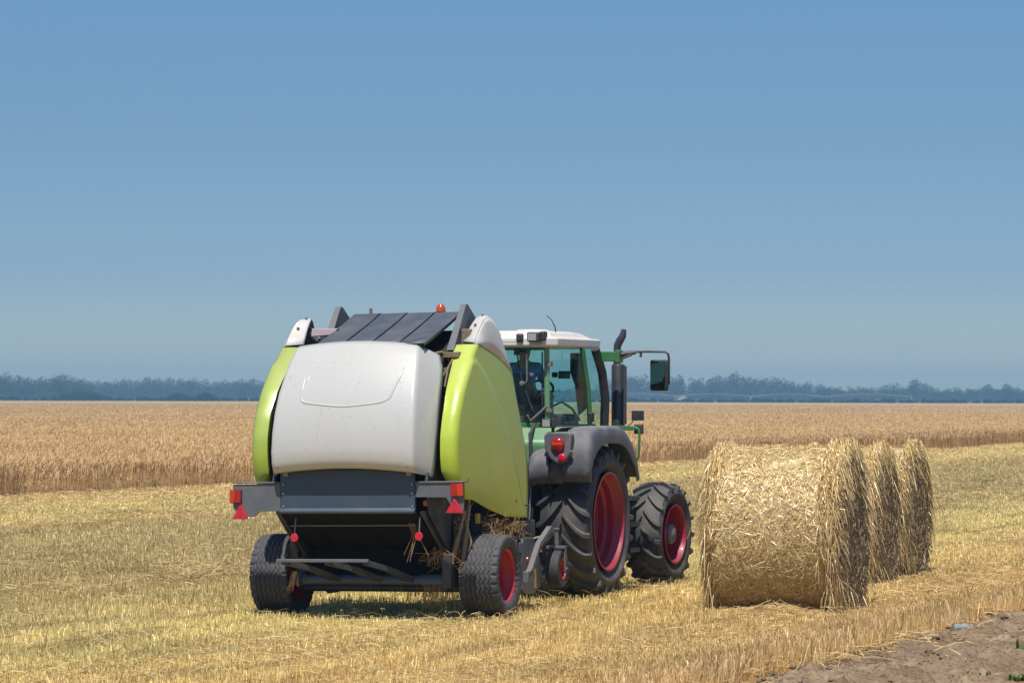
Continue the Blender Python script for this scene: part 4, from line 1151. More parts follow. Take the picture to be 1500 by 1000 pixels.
# twine and net gear in the right gap
mech = MB().box((0.78, -0.36, 2.36), (0.85, -0.24, 2.50)).box((0.76, -0.40, 2.50), (0.78, -0.15, 2.60)).tube([(0.62, -0.48, 2.62), (0.78, -0.36, 2.66), (0.84, -0.30, 2.58)], 0.015, 8).tube([(0.86, -0.5, 2.3), (0.87, -0.42, 2.5), (0.9, -0.3, 2.62)], 0.012, 8)
mech.box((0.70, -0.10, 2.60), (0.84, -0.02, 2.64)).build('latch_gear', M['dustysteel'], baler, bevel=0.004)

# bale ramp, axle tubes
MB().box((-0.80, -1.02, 0.535), (0.205, -0.975, 0.568)).build('ramp_rail', M['bar'], baler, bevel=0.006)
for (xa, xb) in ((-0.72, -0.36), (-0.25, 0.10), (0.17, 0.44)):
    w = 0.032
    vs = []
    for (x, y, z, ww) in ((xa, -0.99, 0.545, w), (xa+(xb-xa)*0.5, -0.72, 0.47, w*1.3), (xb, -0.42, 0.345, w*1.9)):
        vs += [(x-ww, y, z-0.035), (x+ww, y, z-0.045), (x+ww, y, z+0.01), (x-ww, y, z+0.02)]
    MB().add(vs, [(4*i+e, 4*i+(e+1) % 4, 4*i+4+(e+1) % 4, 4*i+4+e) for i in range(2) for e in range(4)]+[(0, 1, 2, 3), (8, 9, 10, 11)]).build('ramp_arm', M['steel'], baler, bevel=0.005)
MB().lathe([(-0.76, 0.03), (-0.76, 0.056), (-0.70, 0.056), (-0.70, 0.050), (0.56, 0.050), (0.56, 0.062), (0.80, 0.062), (0.80, 0.040), (0.70, 0.040)], (0, -0.40, 0.33), 0, 28).build('ramp_tube', M['plate'], baler)
MB().prism([(-0.50, 0.27), (-0.50, 0.36), (-0.40, 0.42), (-0.33, 0.38), (-0.33, 0.27)], 0, -0.80, -0.765).build('ramp_bracket', M['bar'], baler, bevel=0.003)
MB().tube([(-0.95, -0.02, 0.23), (0.95, -0.02, 0.23)], 0.040, 16).box((-0.95, -0.05, 0.36), (0.95, 0.07, 0.46)).build('axle', M['steel'], baler)
MB().box((0.80, -0.48, 0.26), (0.90, 0.12, 0.60)).build('axle_bracket', M['steel'], baler, bevel=0.01)
MB().box((-0.92, -0.2, 0.30), (-0.82, 0.12, 0.62)).build('axle_bracket', M['steel'], baler, bevel=0.01)
# hydraulic cylinders at the right and left sides
for (p, q) in (((0.89, -0.42, 0.52), (0.97, -0.42, 0.80)), ((0.985, -0.36, 0.50), (1.03, -0.36, 0.82))):
    p, q = Vector(p), Vector(q); d = (q-p)
    cy = MB().tube([p, q], 0.026, 14).tube([p-d*0.06, p], 0.034, 12).build('hydraulic_cylinder', M['dustysteel'], baler)
    MB().tube([q, q+d*0.85], 0.013, 10).build('piston_rod', M['brightsteel'], cy)
MB().tube([(1.06, -0.30, 1.2), (1.02, -0.36, 0.95), (1.07, -0.33, 0.72), (0.98, -0.30, 0.5)], 0.013, 8).build('hydraulic_hose', M['tan'], baler)
for p in ((1.02, -0.38, 1.02), (0.98, -0.40, 0.90), (1.0, -0.38, 0.45)):
    m = MB()
    for k in range(18):
        a = [random.gauss(0, 1) for _ in range(3)]; s = 0.035
        b0 = Vector(p)+Vector((random.gauss(0, .02), random.gauss(0, .02), random.gauss(0, .045)))
        m.tube([b0, b0+Vector(a)*s], 0.004, 4)
    tag(m.build('caught_straw', M['loose'], baler), kind='stuff')
m = MB()
for k in range(70):
    b0 = Vector((0.78+random.gauss(0, .09), -0.36+random.gauss(0, .06), 0.44+random.random()*0.10))
    m.tube([b0, b0+Vector((random.gauss(0, .06), random.gauss(0, .04), 0.05+random.random()*0.15)), b0+Vector((random.gauss(0, .1), random.gauss(0, .05), -0.05+random.random()*0.2))], 0.002, 4)
for k in range(45):
    b0 = Vector((0.66+random.gauss(0, .10), -0.36+random.gauss(0, .05), 0.28))
    m.tube([b0, b0+Vector((random.gauss(0, .03), -0.03, -0.1)), b0+Vector((random.gauss(-.02, .06), -0.05, -0.10-random.random()*0.16))], 0.002, 4)
for k in range(6):
    b0 = Vector((0.60+k*0.012, -0.9, 0.93)); e = 0.1+0.3*random.random()
    m.tube([b0, b0+Vector((0.05, -0.01, -0.12)), b0+Vector((random.gauss(0.0, .06), 0, -0.2-e*0.5))], 0.0022, 4)
for k in range(14):
    b0 = Vector((-0.80+random.gauss(0, .015), -0.52, 0.42))
    m.tube([b0, b0+Vector((random.gauss(0, .02), -0.02, -0.08)), b0+Vector((random.gauss(-.03, .03), -0.02, -0.13-random.random()*0.1))], 0.0045, 4)
tag(m.build('caught_straw', M['wheatstalk'], baler), kind='stuff')
m = MB()      # hay caught under the side panel, in front of the wheel
for k in range(420):
    b0 = Vector((1.02+random.random()*0.12, 0.1+random.random()*1.1, 0.82+random.gauss(0, .06)))
    m.tube([b0, b0+Vector((random.gauss(0, .03), random.gauss(0, .12), random.gauss(-.02, .05)))], 0.0028, 4)
tag(m.build('caught_straw', M['wheatstalk'], baler), kind='stuff')
MB().box((1.03, -0.10, 0.9), (1.06, -0.02, 1.0)).build('yellow_sticker', M['yellow'], baler)
MB().box((0.87, -0.306, 1.08), (0.93, -0.302, 1.2)).build('yellow_sticker', M['yellow'], baler)
MB().box((0.86, -0.1, 0.62), (1.02, 1.3, 1.0)).build('drive_guard', M['black'], baler, bevel=0.03)

# road wheels
tyre_proto = None
for sg in (1, -1):
    w = empty('wheel', (sg*1.155, 0, 0.365), parent=baler)
    if tyre_proto is None:
        tyre_proto = tread_tyre('tyre', 0.425, 0.385, 0.278, w, M['rubber'])
    else:
        t2 = tyre_proto.copy(); link(t2, w)
    pr = [(0.165, 0.284), (0.178, 0.292), (0.178, 0.272), (0.160, 0.257), (0.10, 0.247), (0.06, 0.225), (0.02, 0.222), (0.0, 0.20), (-0.005, 0.13), (0.02, 0.11), (0.03, 0.075), (0.03, 0.001)]
    prr = [(sg*a, b) for a, b in pr]
    rim('rim', prr, w, M['red'], bolts=8, br=0.155, bx=0.0 if sg > 0 else -0.025)
    # inboard lip, seen on the far wheel
    MB().lathe([(-sg*0.165, 0.292), (-sg*0.176, 0.298), (-sg*0.17, 0.27), (-sg*0.10, 0.25), (-sg*0.05, 0.24), (-sg*0.03, 0.05)], n=48).build('inner_rim', M['red'], w, smooth=30)

# pick-up: shields, arms, gauge wheels
for sg in (1, -1):
    x = sg*1.12
    MB().prism([(1.05, 0.16), (1.05, 0.62), (1.12, 0.70), (1.45, 0.70), (1.62, 0.52), (1.72, 0.34), (1.66, 0.17), (1.45, 0.10), (1.2, 0.10)], 0, x-0.02*sg, x+0.02*sg).box((x-0.09*sg, 1.0, 0.55), (x+0.02*sg, 1.08, 0.66)).build('pickup_shield', M['bar'] if sg > 0 else M['steel'], baler, bevel=0.006)
    MB().lathe([(x+sg*0.021, 0.036), (x+sg*0.030, 0.034), (x+sg*0.031, 0.001)], (0, 1.24, 0.47), 0, 20).build('amber_reflector', M['lensorange'], baler)
    MB().box((x+sg*0.021, 1.46, 0.16), (x+sg*0.023, 1.52, 0.36)).build('yellow_sticker', M['yellow'], baler)
    # cranked arm
    xa = x+sg*0.10
    m = MB(); path = [(0.98, 0.315), (1.08, 0.36), (1.36, 0.62), (1.74, 0.78), (1.83, 0.74)]
    w = 0.032
    vs = []
    for (y, z) in path: vs += [(xa-0.03, y, z-w), (xa+0.03, y, z-w), (xa+0.03, y, z+w), (xa-0.03, y, z+w)]
    m.add(vs, [(4*i+e, 4*i+(e+1) % 4, 4*i+4+(e+1) % 4, 4*i+4+e) for i in range(len(path)-1) for e in range(4)]+[(0, 1, 2, 3), tuple(4*(len(path)-1)+e for e in range(4))])
    m.box((xa-0.03, 0.93, 0.24), (xa+0.03, 1.12, 0.36)).build('gauge_arm', M['bar'], baler, bevel=0.006)
    gw = empty('gauge_wheel', (x+sg*0.12, 1.93, 0.345), parent=baler)
    rib_tyre('tyre', 0.205, 0.15, 0.115, gw, M['rubber'])
    rim('rim', [(sg*a, b) for a, b in [(0.065, 0.112), (0.075, 0.122), (0.072, 0.105), (0.03, 0.09), (0.01, 0.06), (0.02, 0.035), (0.03, 0.001)]], gw, M['red'], n=36)
    fk = MB().box((-0.105, -0.05, 0.215), (0.105, 0.05, 0.245)).box((-0.105, -0.03, -0.03), (-0.09, 0.03, 0.24)).box((0.09, -0.03, -0.03), (0.105, 0.03, 0.24)).tube([(0.0, 0, 0.23), (0, 0, 0.42)], 0.026, 14).tube([(0, 0, 0.415), (0, 0, 0.44)], 0.036, 14)
    fk.build('fork', M['bar'], gw, bevel=0.003)
    MB().lathe([(0.105, 0.013), (0.120, 0.013), (0.122, 0.001)], ax=0, n=10).build('hub_nut', M['brightsteel'], gw)
MB().tube([(-1.1, 1.45, 0.32), (1.1, 1.45, 0.32)], 0.16, 20).tube([(-1.1, 1.2, 0.55), (1.1, 1.2, 0.55)], 0.08, 16).build('pickup_reel', M['steel'], baler)
# drawbar and hoses to the tractor
MB().prism([(-0.45, 1.2), (0.45, 1.2), (0.10, 3.05), (-0.10, 3.05)], 2, 0.55, 0.70).box((-0.6, 1.1, 0.6), (0.6, 1.4, 1.3)).build('drawbar', M['steel'], baler, bevel=0.01)
MB().tube([(0.0, 1.3, 0.75), (0.0, 3.6, 0.62)], 0.05, 12).build('drive_shaft', M['black'], baler)
for k in range(6):
    x = 0.15+0.07*k
    MB().tube([(x+0.3, 1.35, 1.0+0.03*k), (x+0.3, 1.8, 0.80+0.05*random.random()), (x+0.2, 2.3, 0.95+0.1*random.random()), (x+0.05, 2.8, 1.15)], 0.014, 8).build('hydraulic_hose', M['black'], baler)
tw = MB().tube([(1.10, 1.50, 0.66), (1.11, 1.42, 0.60), (1.16, 1.36, 0.47)], 0.007, 6).tube([(1.16, 1.60, 0.70), (1.12, 1.50, 0.685), (1.10, 1.44, 0.66)], 0.012, 6).build('lifting_strap', M['tan'], baler)
MB().box((0.95, 1.25, 0.70), (1.06, 1.75, 0.88)).box((1.0, 1.4, 0.86), (1.03, 1.45, 1.05)).box((0.98, 1.6, 0.85), (1.01, 1.65, 1.0)).build('coupling_box', M['steel'], baler, bevel=0.01)

# ------------------------------------------------------------------ tractor
TT = radians(20)
tractor = empty('tractor', (-0.0184, 38.9706, 0.06), (0, 0, -TT))
tag(tractor, 'green tractor with a white cab roof and dark red wheels, pulling the baler', 'tractor')
# rear wheels
rear_rim = [(0.265, 0.545), (0.285, 0.562), (0.287, 0.540), (0.262, 0.527), (0.20, 0.515), (0.17, 0.49), (0.10, 0.482), (0.07, 0.45), (0.00, 0.442), (-0.05, 0.40), (-0.10, 0.375), (-0.12, 0.25), (-0.10, 0.16), (-0.05, 0.14), (-0.04, 0.001)]
def tractor_wheel(sg, x, y, R, W, rr, rimp, nl, lug, steer=0, hub=None):
    w = empty('wheel', (sg*x, y, R-0.06), (0, 0, -radians(steer)), parent=tractor)
    lug_tyre('tyre', R, W, rr, nl, w, M['rubber2'], lug)
    rim('rim', [(sg*a, b) for a, b in rimp], w, M['darkred'], n=64, bolts=10, br=0.21*R/0.84, bx=-0.10 if sg > 0 else 0.08)
    if hub:
        MB().lathe([(sg*a, b) for a, b in hub], n=32).build('hub', M['hub'], w, bevel=0.004)
    return w
tractor_wheel(1, 0.905, 0.02, 0.872, 0.56, 0.555, rear_rim, 21, 0.055)
tractor_wheel(-1, 0.905, 0.02, 0.872, 0.56, 0.555, rear_rim, 21, 0.055)
fr_rim = [(0.205, 0.345), (0.222, 0.362), (0.224, 0.342), (0.20, 0.33), (0.15, 0.325), (0.12, 0.32), (0.05, 0.315), (0.0, 0.30), (-0.03, 0.24), (-0.04, 0.16), (-0.03, 0.001)]
fhub = [(-0.04, 0.125), (0.17, 0.122), (0.19, 0.105), (0.195, 0.05), (0.205, 0.03), (0.205, 0.001)]
tractor_wheel(1, 0.885, 2.83, 0.628, 0.43, 0.355, fr_rim, 17, 0.044, 4, fhub)
tractor_wheel(-1, 0.885, 2.83, 0.628, 0.43, 0.355, fr_rim, 17, 0.044, 4, fhub)
MB().box((-0.62, -0.15, 0.62), (0.62, 0.2, 0.98)).prism([(-0.5, 0.55), (-0.5, 1.15), (0.0, 1.3), (2.9, 1.2), (3.2, 0.95), (3.2, 0.7), (0.6, 0.5)], 0, -0.28, 0.28).build('chassis', M['steel'], tractor, bevel=0.02)
MB().tube([(-0.75, 2.83, 0.57), (0.75, 2.83, 0.57)], 0.09, 16).build('front_axle', M['steel'], tractor)
MB().box((0.50, 0.6, 0.55), (0.86, 1.8, 1.1)).build('fuel_tank', M['steel'], tractor, bevel=0.06)
MB().box((1.05, 0.95, 0.42), (1.14, 1.30, 0.47)).box((1.05, 0.95, 0.72), (1.14, 1.30, 0.77)).box((1.05, 0.95, 1.02), (1.14, 1.30, 1.07)).box((1.05, 0.94, 0.40), (1.09, 0.97, 1.35)).build('cab_step', M['steel'], tractor, bevel=0.006)
# hitch and linkage behind the axle
MB().box((-0.12, -0.75, 0.45), (0.12, -0.2, 0.62)).box((-0.35, -0.45, 0.6), (0.35, -0.25, 1.25)).build('hitch', M['steel'], tractor, bevel=0.01)
for sg in (-1, 1):
    MB().tube([(sg*0.42, -0.2, 0.62), (sg*0.46, -0.85, 0.60)], 0.04, 10).tube([(sg*0.42, -0.25, 1.2), (sg*0.44, -0.62, 1.15), (sg*0.45, -0.68, 0.65)], 0.032, 10).build('lift_arm', M['black'], tractor)
MB().box((-0.35, -0.60, 1.25), (0.52, -0.40, 1.45)).box((0.48, -0.58, 1.0), (0.56, -0.5, 1.5)).build('valve_block', M['steel'], tractor, bevel=0.01)
for k in range(8):
    x = 0.30+0.03*k
    MB().tube([(x, -0.55, 1.35+0.02*k), (x+0.03, -0.72, 1.20), (x+0.02, -0.75, 0.95-0.03*k), (x-0.05, -0.95, 0.85)], 0.011, 7).build('hydraulic_hose', M['black'] if k % 3 else M['brightsteel'], tractor)
# green body between the fenders, rear quarter
MB().prism([(-0.42, 1.45), (-0.45, 1.70), (-0.30, 1.865), (0.0, 1.878), (1.25, 1.878), (1.25, 1.25), (-0.2, 1.25)], 0, -0.76, 0.76).build('cab_base', M['green'], tractor, bevel=0.04)
MB().tube([(0.38, -0.2, 1.93), (0.42, -0.5, 1.8), (0.45, -0.55, 1.5)], 0.02, 8).tube([(0.26, -0.15, 2.0), (0.36, -0.3, 1.94), (0.48, -0.12, 2.1)], 0.022, 8).build('hose_loop', M['plastic'], tractor)
# hood
hd = MB(); secs = [(1.25, 0.36, 1.86), (2.0, 0.35, 1.83), (2.7, 0.33, 1.76), (3.15, 0.29, 1.62), (3.32, 0.24, 1.40)]
vs = []
for (y, w, z) in secs:
    for (a, b) in ((-1, 0), (-1, 0.7), (-0.85, 0.92), (-0.4, 1), (0.4, 1), (0.85, 0.92), (1, 0.7), (1, 0)):
        vs.append((a*w, y, 1.0+(z-1.0)*b))
hd.add(vs, grid_faces(len(secs), 8)+[tuple(range(4*8, 5*8))]).build('hood', M['dgreen'], tractor, smooth=40)
# fenders
def fender(sg):
    arc = [(-0.90, 1.275), (-0.90, 1.45), (-0.885, 1.62), (-0.82, 1.76), (-0.68, 1.85), (-0.45, 1.885), (-0.10, 1.892), (0.25, 1.885), (0.48, 1.83), (0.68, 1.72), (0.85, 1.53), (0.96, 1.30)]
    inn = [(-0.80, 1.275), (-0.79, 1.42), (-0.72, 1.53), (-0.62, 1.60), (-0.48, 1.66), (-0.35, 1.69), (-0.08, 1.70), (0.20, 1.69), (0.40, 1.65), (0.58, 1.56), (0.75, 1.42), (0.88, 1.25)]
    def skin(x0, x1, k0, k1, nx=5):
        vs = []
        for (y, z) in arc[k0:k1]:
            for i in range(nx): vs.append((sg*(x0+(x1-x0)*i/(nx-1)), y, z))
        return vs, grid_faces(k1-k0, nx)
    m = MB(); vs, fs = skin(0.94, 1.19, 0, 12); m.add(vs, fs)
    # rounded shoulder and outer lip
    vs = []
    for (a, b) in zip(arc, inn):
        dy, dz = b[0]-a[0], b[1]-a[1]
        for (x, t) in ((1.19, 0.0), (1.225, 0.05), (1.25, 0.22), (1.258, 0.6), (1.255, 1.0), (1.235, 1.02)):
            vs.append((sg*x, a[0]+dy*t, a[1]+dz*t))
    m.add(vs, grid_faces(12, 6))
    f = m.build('fender', M['fender'], tractor, smooth=55, solid=0.012)
    me = f.data; b = bmesh.new(); b.from_mesh(me); bmesh.ops.remove_doubles(b, verts=b.verts, dist=0.002); bmesh.ops.recalc_face_normals(b, faces=b.faces); b.to_mesh(me); b.free()
    me.shade_smooth(); me.set_sharp_from_angle(angle=radians(55))
    # inner rear skirt, lower and flatter
    sk = [(-0.86, 1.255), (-0.87, 1.45), (-0.83, 1.56), (-0.72, 1.63), (-0.55, 1.66), (-0.40, 1.66)]
    vs = []
    for (y, z) in sk:
        for i, (x) in enumerate((0.50, 0.54, 0.66, 0.8, 0.90, 0.937)):
            e = 0.06*(i == 0)+0.0
            vs.append((sg*x, y+e+0.02*(i == 0), z-0.04*(x < 0.56)))
    MB().add(vs, grid_faces(len(sk), 6)).build('inner_fender', M['fender'], tractor, smooth=50, solid=0.012)
    MB().prism([(y, z-0.015) for y, z in arc]+[(0.80, 1.1), (-0.75, 1.1)], 0, sg*0.775, sg*0.79).build('wheel_arch', M['black'], tractor)
    # lamp housing
    out = [(0.745, 1.79), (0.80, 1.83), (1.04, 1.83), (1.07, 1.80), (1.06, 1.60), (1.00, 1.49), (0.90, 1.475), (0.82, 1.53), (0.755, 1.64)]
    lh = MB().prism([(sg*a, b) for a, b in out], 1, -0.965, -0.84).build('lamp_housing', M['fender'], tractor, bevel=0.02)
    MB().lathe([(-0.966, 0.080), (-0.99, 0.078), (-1.005, 0.060), (-1.012, 0.03), (-1.014, 0.001)], (sg*0.915, 0, 1.69), 1, 36).build('tail_light', M['lensred'], lh, smooth=60)
    MB().box((sg*0.915-0.055, -1.0155, 1.68), (sg*0.915+0.055, -1.006, 1.712)).build('turn_light', M['lensorange'], lh, bevel=0.004)
    MB().lathe([(-0.966, 0.047), (-0.985, 0.045), (-0.992, 0.03), (-0.994, 0.001)], (sg*0.965, 0, 1.545), 1, 30).build('round_reflector', M['reflred'], lh, smooth=60)
    wl = MB().box((sg*0.79-0.06, -0.99, 1.875), (sg*0.79+0.05, -0.90, 1.975)).box((sg*0.79+0.052, -0.985, 1.87), (sg*0.79+0.085, -0.91, 1.98)).tube([(sg*0.84, -0.92, 1.80), (sg*0.84, -0.92, 1.88)], 0.02, 8).build('work_light', M['plastic'], tractor, bevel=0.012)
    MB().box((sg*0.79-0.048, -0.995, 1.887), (sg*0.79+0.038, -0.988, 1.963)).build('lamp_glass', M['lampglass'], wl)
    for zz in (1.62,):
        MB().tube([(sg*1.05, -0.93, zz-.05), (sg*1.06, -0.95, zz)], 0.022, 8).build('plug_socket', M['dustysteel'], tractor)
fender(1); fender(-1)

# cab
R0, Rt = (0.487, -0.10), (0.487, -0.10)
Mb_, Mt_ = (0.665, 0.83), (0.645, 0.70); Fb_, Ft_ = (0.735, 1.26), (0.72, 0.99)
ZB, ZT = 1.885, 2.775
def pillar(a, b, r, mat, sg, name='pillar', mids=()):
    pts = [(sg*a[0], a[1], a[2])]+[(sg*m[0], m[1], m[2]) for m in mids]+[(sg*b[0], b[1], b[2])]
    return MB().tube(pts, r, 8).build(name, mat, tractor, smooth=40)
for sg in (1, -1):
    pillar((0.487, -0.10, ZB), (0.475, -0.10, ZT), 0.033, M['green'], sg)
    pillar((0.672, 0.86, ZB), (0.640, 0.66, ZT), 0.032, M['dgreen'], sg, mids=((0.668, 0.80, 2.3),))
    pillar((0.725, 1.22, ZB), (0.705, 0.94, ZT), 0.055, M['plastic'], sg, mids=((0.745, 1.19, 2.2), (0.738, 1.10, 2.5)))
    m = MB().add([(sg*0.49, -0.06, ZB+0.02), (sg*0.672, 0.84, ZB+0.02), (sg*0.668, 0.78, 2.3), (sg*0.640, 0.64, ZT), (sg*0.478, -0.06, ZT)], [(0, 1, 2, 3, 4)])
    m.build('side_window', M['glass'], tractor, smooth=0, solid=0.005)
    m = MB().add([(sg*0.675, 0.88, ZB+0.02), (sg*0.735, 1.22, ZB+0.02), (sg*0.745, 1.17, 2.2), (sg*0.738, 1.08, 2.5), (sg*0.715, 0.95, ZT), (sg*0.642, 0.68, ZT)], [(0, 1, 2, 3, 4, 5)])
    m.build('door_window', M['glass'], tractor, smooth=0, solid=0.005)
MB().box((-0.49, -0.125, ZB-0.01), (0.49, -0.07, ZB+0.035)).build('window_sill', M['dgreen'], tractor, bevel=0.006)
MB().box((-0.48, -0.12, ZT-0.03), (0.48, -0.07, ZT+0.02)).build('window_header', M['dgreen'], tractor, bevel=0.006)
MB().add([(-0.46, -0.115, ZB+0.04), (0.45, -0.115, ZB+0.04), (0.445, -0.115, ZT-0.03), (-0.46, -0.115, ZT-0.03)], [(0, 1, 2, 3)]).build('rear_window', M['glass'], tractor, solid=0.005)
MB().add([(-0.72, 1.26, ZB), (0.72, 1.26, ZB), (0.70, 0.98, ZT), (-0.70, 0.98, ZT)], [(0, 1, 2, 3)]).build('windscreen', M['glass'], tractor, solid=0.005)
# window gasket and hinges
MB().tube([(0.435, -0.125, ZB+0.06), (0.43, -0.125, ZT-0.05)], 0.010, 6).tube([(0.40, -0.13, ZB+0.35), (0.40, -0.13, ZB+0.36)], 0.02, 6).build('window_seal', M['plastic'], tractor)
MB().tube([(0.13, -0.14, 2.72), (0.20, -0.17, 2.40), (0.33, -0.15, 2.05)], 0.010, 6).box((0.10, -0.16, 2.69), (0.16, -0.12, 2.76)).build('wiper', M['plastic'], tractor)
MB().tube([(0.27, -0.13, 2.72), (0.27, -0.20, 2.70), (0.275, -0.20, 2.40), (0.25, -0.20, 2.37), (0.20, -0.19, 2.36)], 0.010, 6).lathe([(-0.225, 0.001), (-0.22, 0.026), (-0.19, 0.028), (-0.185, 0.001)], (0.215, 0, 2.37), 1, 14).lathe([(-0.225, 0.001), (-0.22, 0.024), (-0.19, 0.026), (-0.185, 0.001)], (0.335, 0, 2.47), 1, 14).build('window_handle', M['brightsteel'], tractor)
for a_, b_ in (((0.485, -0.16, 2.04), (0.56, -0.10, 2.08)), ((0.47, -0.15, 2.56), (0.545, -0.09, 2.62))): MB().box(a_, b_).build('hinge', M['dustysteel'], tractor, bevel=0.004)
# green arm with lamps of the pillar
MB().lathe([(0.60, 0.001), (0.61, 0.03), (0.66, 0.033), (0.67, 0.001)], (0.0, 1.0, 2.0), 0, 12).build('pillar_knob', M['plastic'], tractor)
sl2 = MB().box((0.655, 0.80, 1.93), (0.72, 0.88, 2.04)).build('side_lamp', M['plastic'], tractor, bevel=0.015)
# roof: cap with a raised top and chamfered rear corners
def ring(z, hw, y0, y1, ch, cf):
    return [(-hw+ch, y0, z), (hw-ch, y0, z), (hw, y0+ch*1.1, z), (hw, y1-cf, z), (hw-cf, y1, z), (-hw+cf, y1, z), (-hw, y1-cf, z), (-hw, y0+ch*1.1, z)]
rf = MB(); L_ = [ring(2.775, 0.60, -0.20, 1.20, 0.12, 0.2), ring(2.788, 0.675, -0.28, 1.38, 0.13, 0.2), ring(2.80, 0.685, -0.29, 1.40, 0.13, 0.2), ring(2.875, 0.69, -0.292, 1.41, 0.13, 0.2), ring(2.888, 0.672, -0.28, 1.37, 0.12, 0.2),
                ring(2.896, 0.60, -0.265, 1.28, 0.11, 0.2), ring(2.948, 0.565, -0.245, 1.08, 0.10, 0.2), ring(2.966, 0.50, -0.19, 0.92, 0.10, 0.2)]
# straight cab side narrows to the rear: taper x with y
vs = []
for Lr in L_:
    for (x, y, z) in Lr:
        f = 0.90+0.10*(y+0.3)/1.7
        vs.append((x*f, y, z))
fs = [(i*8+j, i*8+(j+1) % 8, (i+1)*8+(j+1) % 8, (i+1)*8+j) for i in range(len(L_)-1) for j in range(8)]
fs += [tuple(range(8))[::-1], tuple((len(L_)-1)*8+j for j in range(8))]
roof = rf.add(vs, fs).build('cab_roof', M['roof'], tractor, smooth=24, bevel=0.008)
MB().lathe([(2.955, 0.20), (2.985, 0.18), (2.99, 0.001)], (0.18, 0.25, 0), 2, 28).build('roof_hatch', M['roof'], roof)
MB().box((-0.30, -0.292, 2.83), (0.26, -0.275, 2.838)).build('roof_seam', M['tan'], roof)
MB().box((0.185, -0.335, 2.835), (0.265, -0.27, 2.93)).build('lamp_cover', M['plastic'], tractor, bevel=0.02)
wl = MB().box((0.34, -0.40, 2.835), (0.49, -0.30, 2.945)).box((0.47, -0.34, 2.85), (0.53, -0.22, 2.955)).box((0.36, -0.31, 2.86), (0.46, -0.24, 2.92)).build('work_light', M['plastic'], tractor, bevel=0.016)
MB().box((0.355, -0.404, 2.85), (0.455, -0.396, 2.93)).build('lamp_glass', M['lampglass'], wl)
wl = MB().box((-0.49, -0.40, 2.835), (-0.34, -0.30, 2.945)).box((-0.46, -0.31, 2.86), (-0.36, -0.24, 2.92)).build('work_light', M['plastic'], tractor, bevel=0.016)
MB().tube([(0.50, 0.15, 2.94), (0.495, 0.12, 3.02), (0.48, 0.05, 3.09), (0.45, -0.03, 3.14)], [0.009, 0.007, 0.005, 0.004], 6).build('antenna', M['plastic'], roof)
# interior
MB().box((-0.60, 0.0, 1.86), (0.62, 1.22, 1.90)).build('cab_floor', M['plastic'], tractor)
seat = MB().box((-0.24, 0.18, 2.0), (0.22, 0.62, 2.12)).box((-0.22, 0.12, 2.08), (0.20, 0.22, 2.48)).box((-0.16, 0.05, 1.88), (0.14, 0.45, 2.0)).box((0.24, 0.15, 2.18), (0.33, 0.62, 2.25))
seat.build('seat', M['seat'], tractor, bevel=0.04)
MB().box((0.36, 0.15, 1.88), (0.56, 0.80, 2.02)).build('side_console', M['seat'], tractor, bevel=0.03)
MB().box((-0.12, 1.02, 1.88), (0.12, 1.18, 2.22)).build('dashboard', M['plastic'], tractor, bevel=0.03)
MB().tube([(0.19*cos(2*pi*k/24), 0.92+0.14*sin(2*pi*k/24), 2.28+0.13*sin(2*pi*k/24)) for k in range(25)], 0.016, 8).tube([(0, 0.92, 2.28), (0, 1.08, 2.10)], 0.03, 8).tube([(-0.18, 0.92, 2.28), (0.18, 0.92, 2.28)], 0.012, 6).build('steering_wheel', M['plastic'], tractor)
MB().box((0.20, 1.08, 2.43), (0.34, 1.12, 2.52)).box((0.12, 1.08, 2.445), (0.19, 1.11, 2.505)).prism([(0.34, 2.73), (0.50, 2.73), (0.56, 2.1), (0.44, 2.0), (0.40, 2.35), (0.34, 2.5)], 1, 1.10, 1.15).build('display_monitor', M['plastic'], tractor, bevel=0.01)
MB().tube([(0.42, 0.2, 2.10), (0.50, 0.35, 2.16), (0.56, 0.55, 2.08), (0.60, 0.7, 1.95)], 0.014, 8).build('cable', M['plastic'], tractor)
# exhaust
MB().lathe([(1.84, 0.001), (1.84, 0.080), (2.58, 0.080), (2.60, 0.070), (2.60, 0.045)], (0.83, 1.42, 0), 2, 28).box((0.89, 1.36, 1.9), (0.915, 1.48, 2.58)).build('exhaust_shield', M['exhaust'], tractor, smooth=40)
MB().tube([(0.815, 1.42, 2.58), (0.815, 1.42, 2.76), (0.82, 1.42, 2.82), (0.85, 1.42, 2.88), (0.885, 1.42, 2.935), (0.90, 1.42, 3.01)], [0.043, 0.043, 0.045, 0.047, 0.042, 0.028], 14).build('exhaust_pipe', M['exhaust'], tractor, smooth=60)
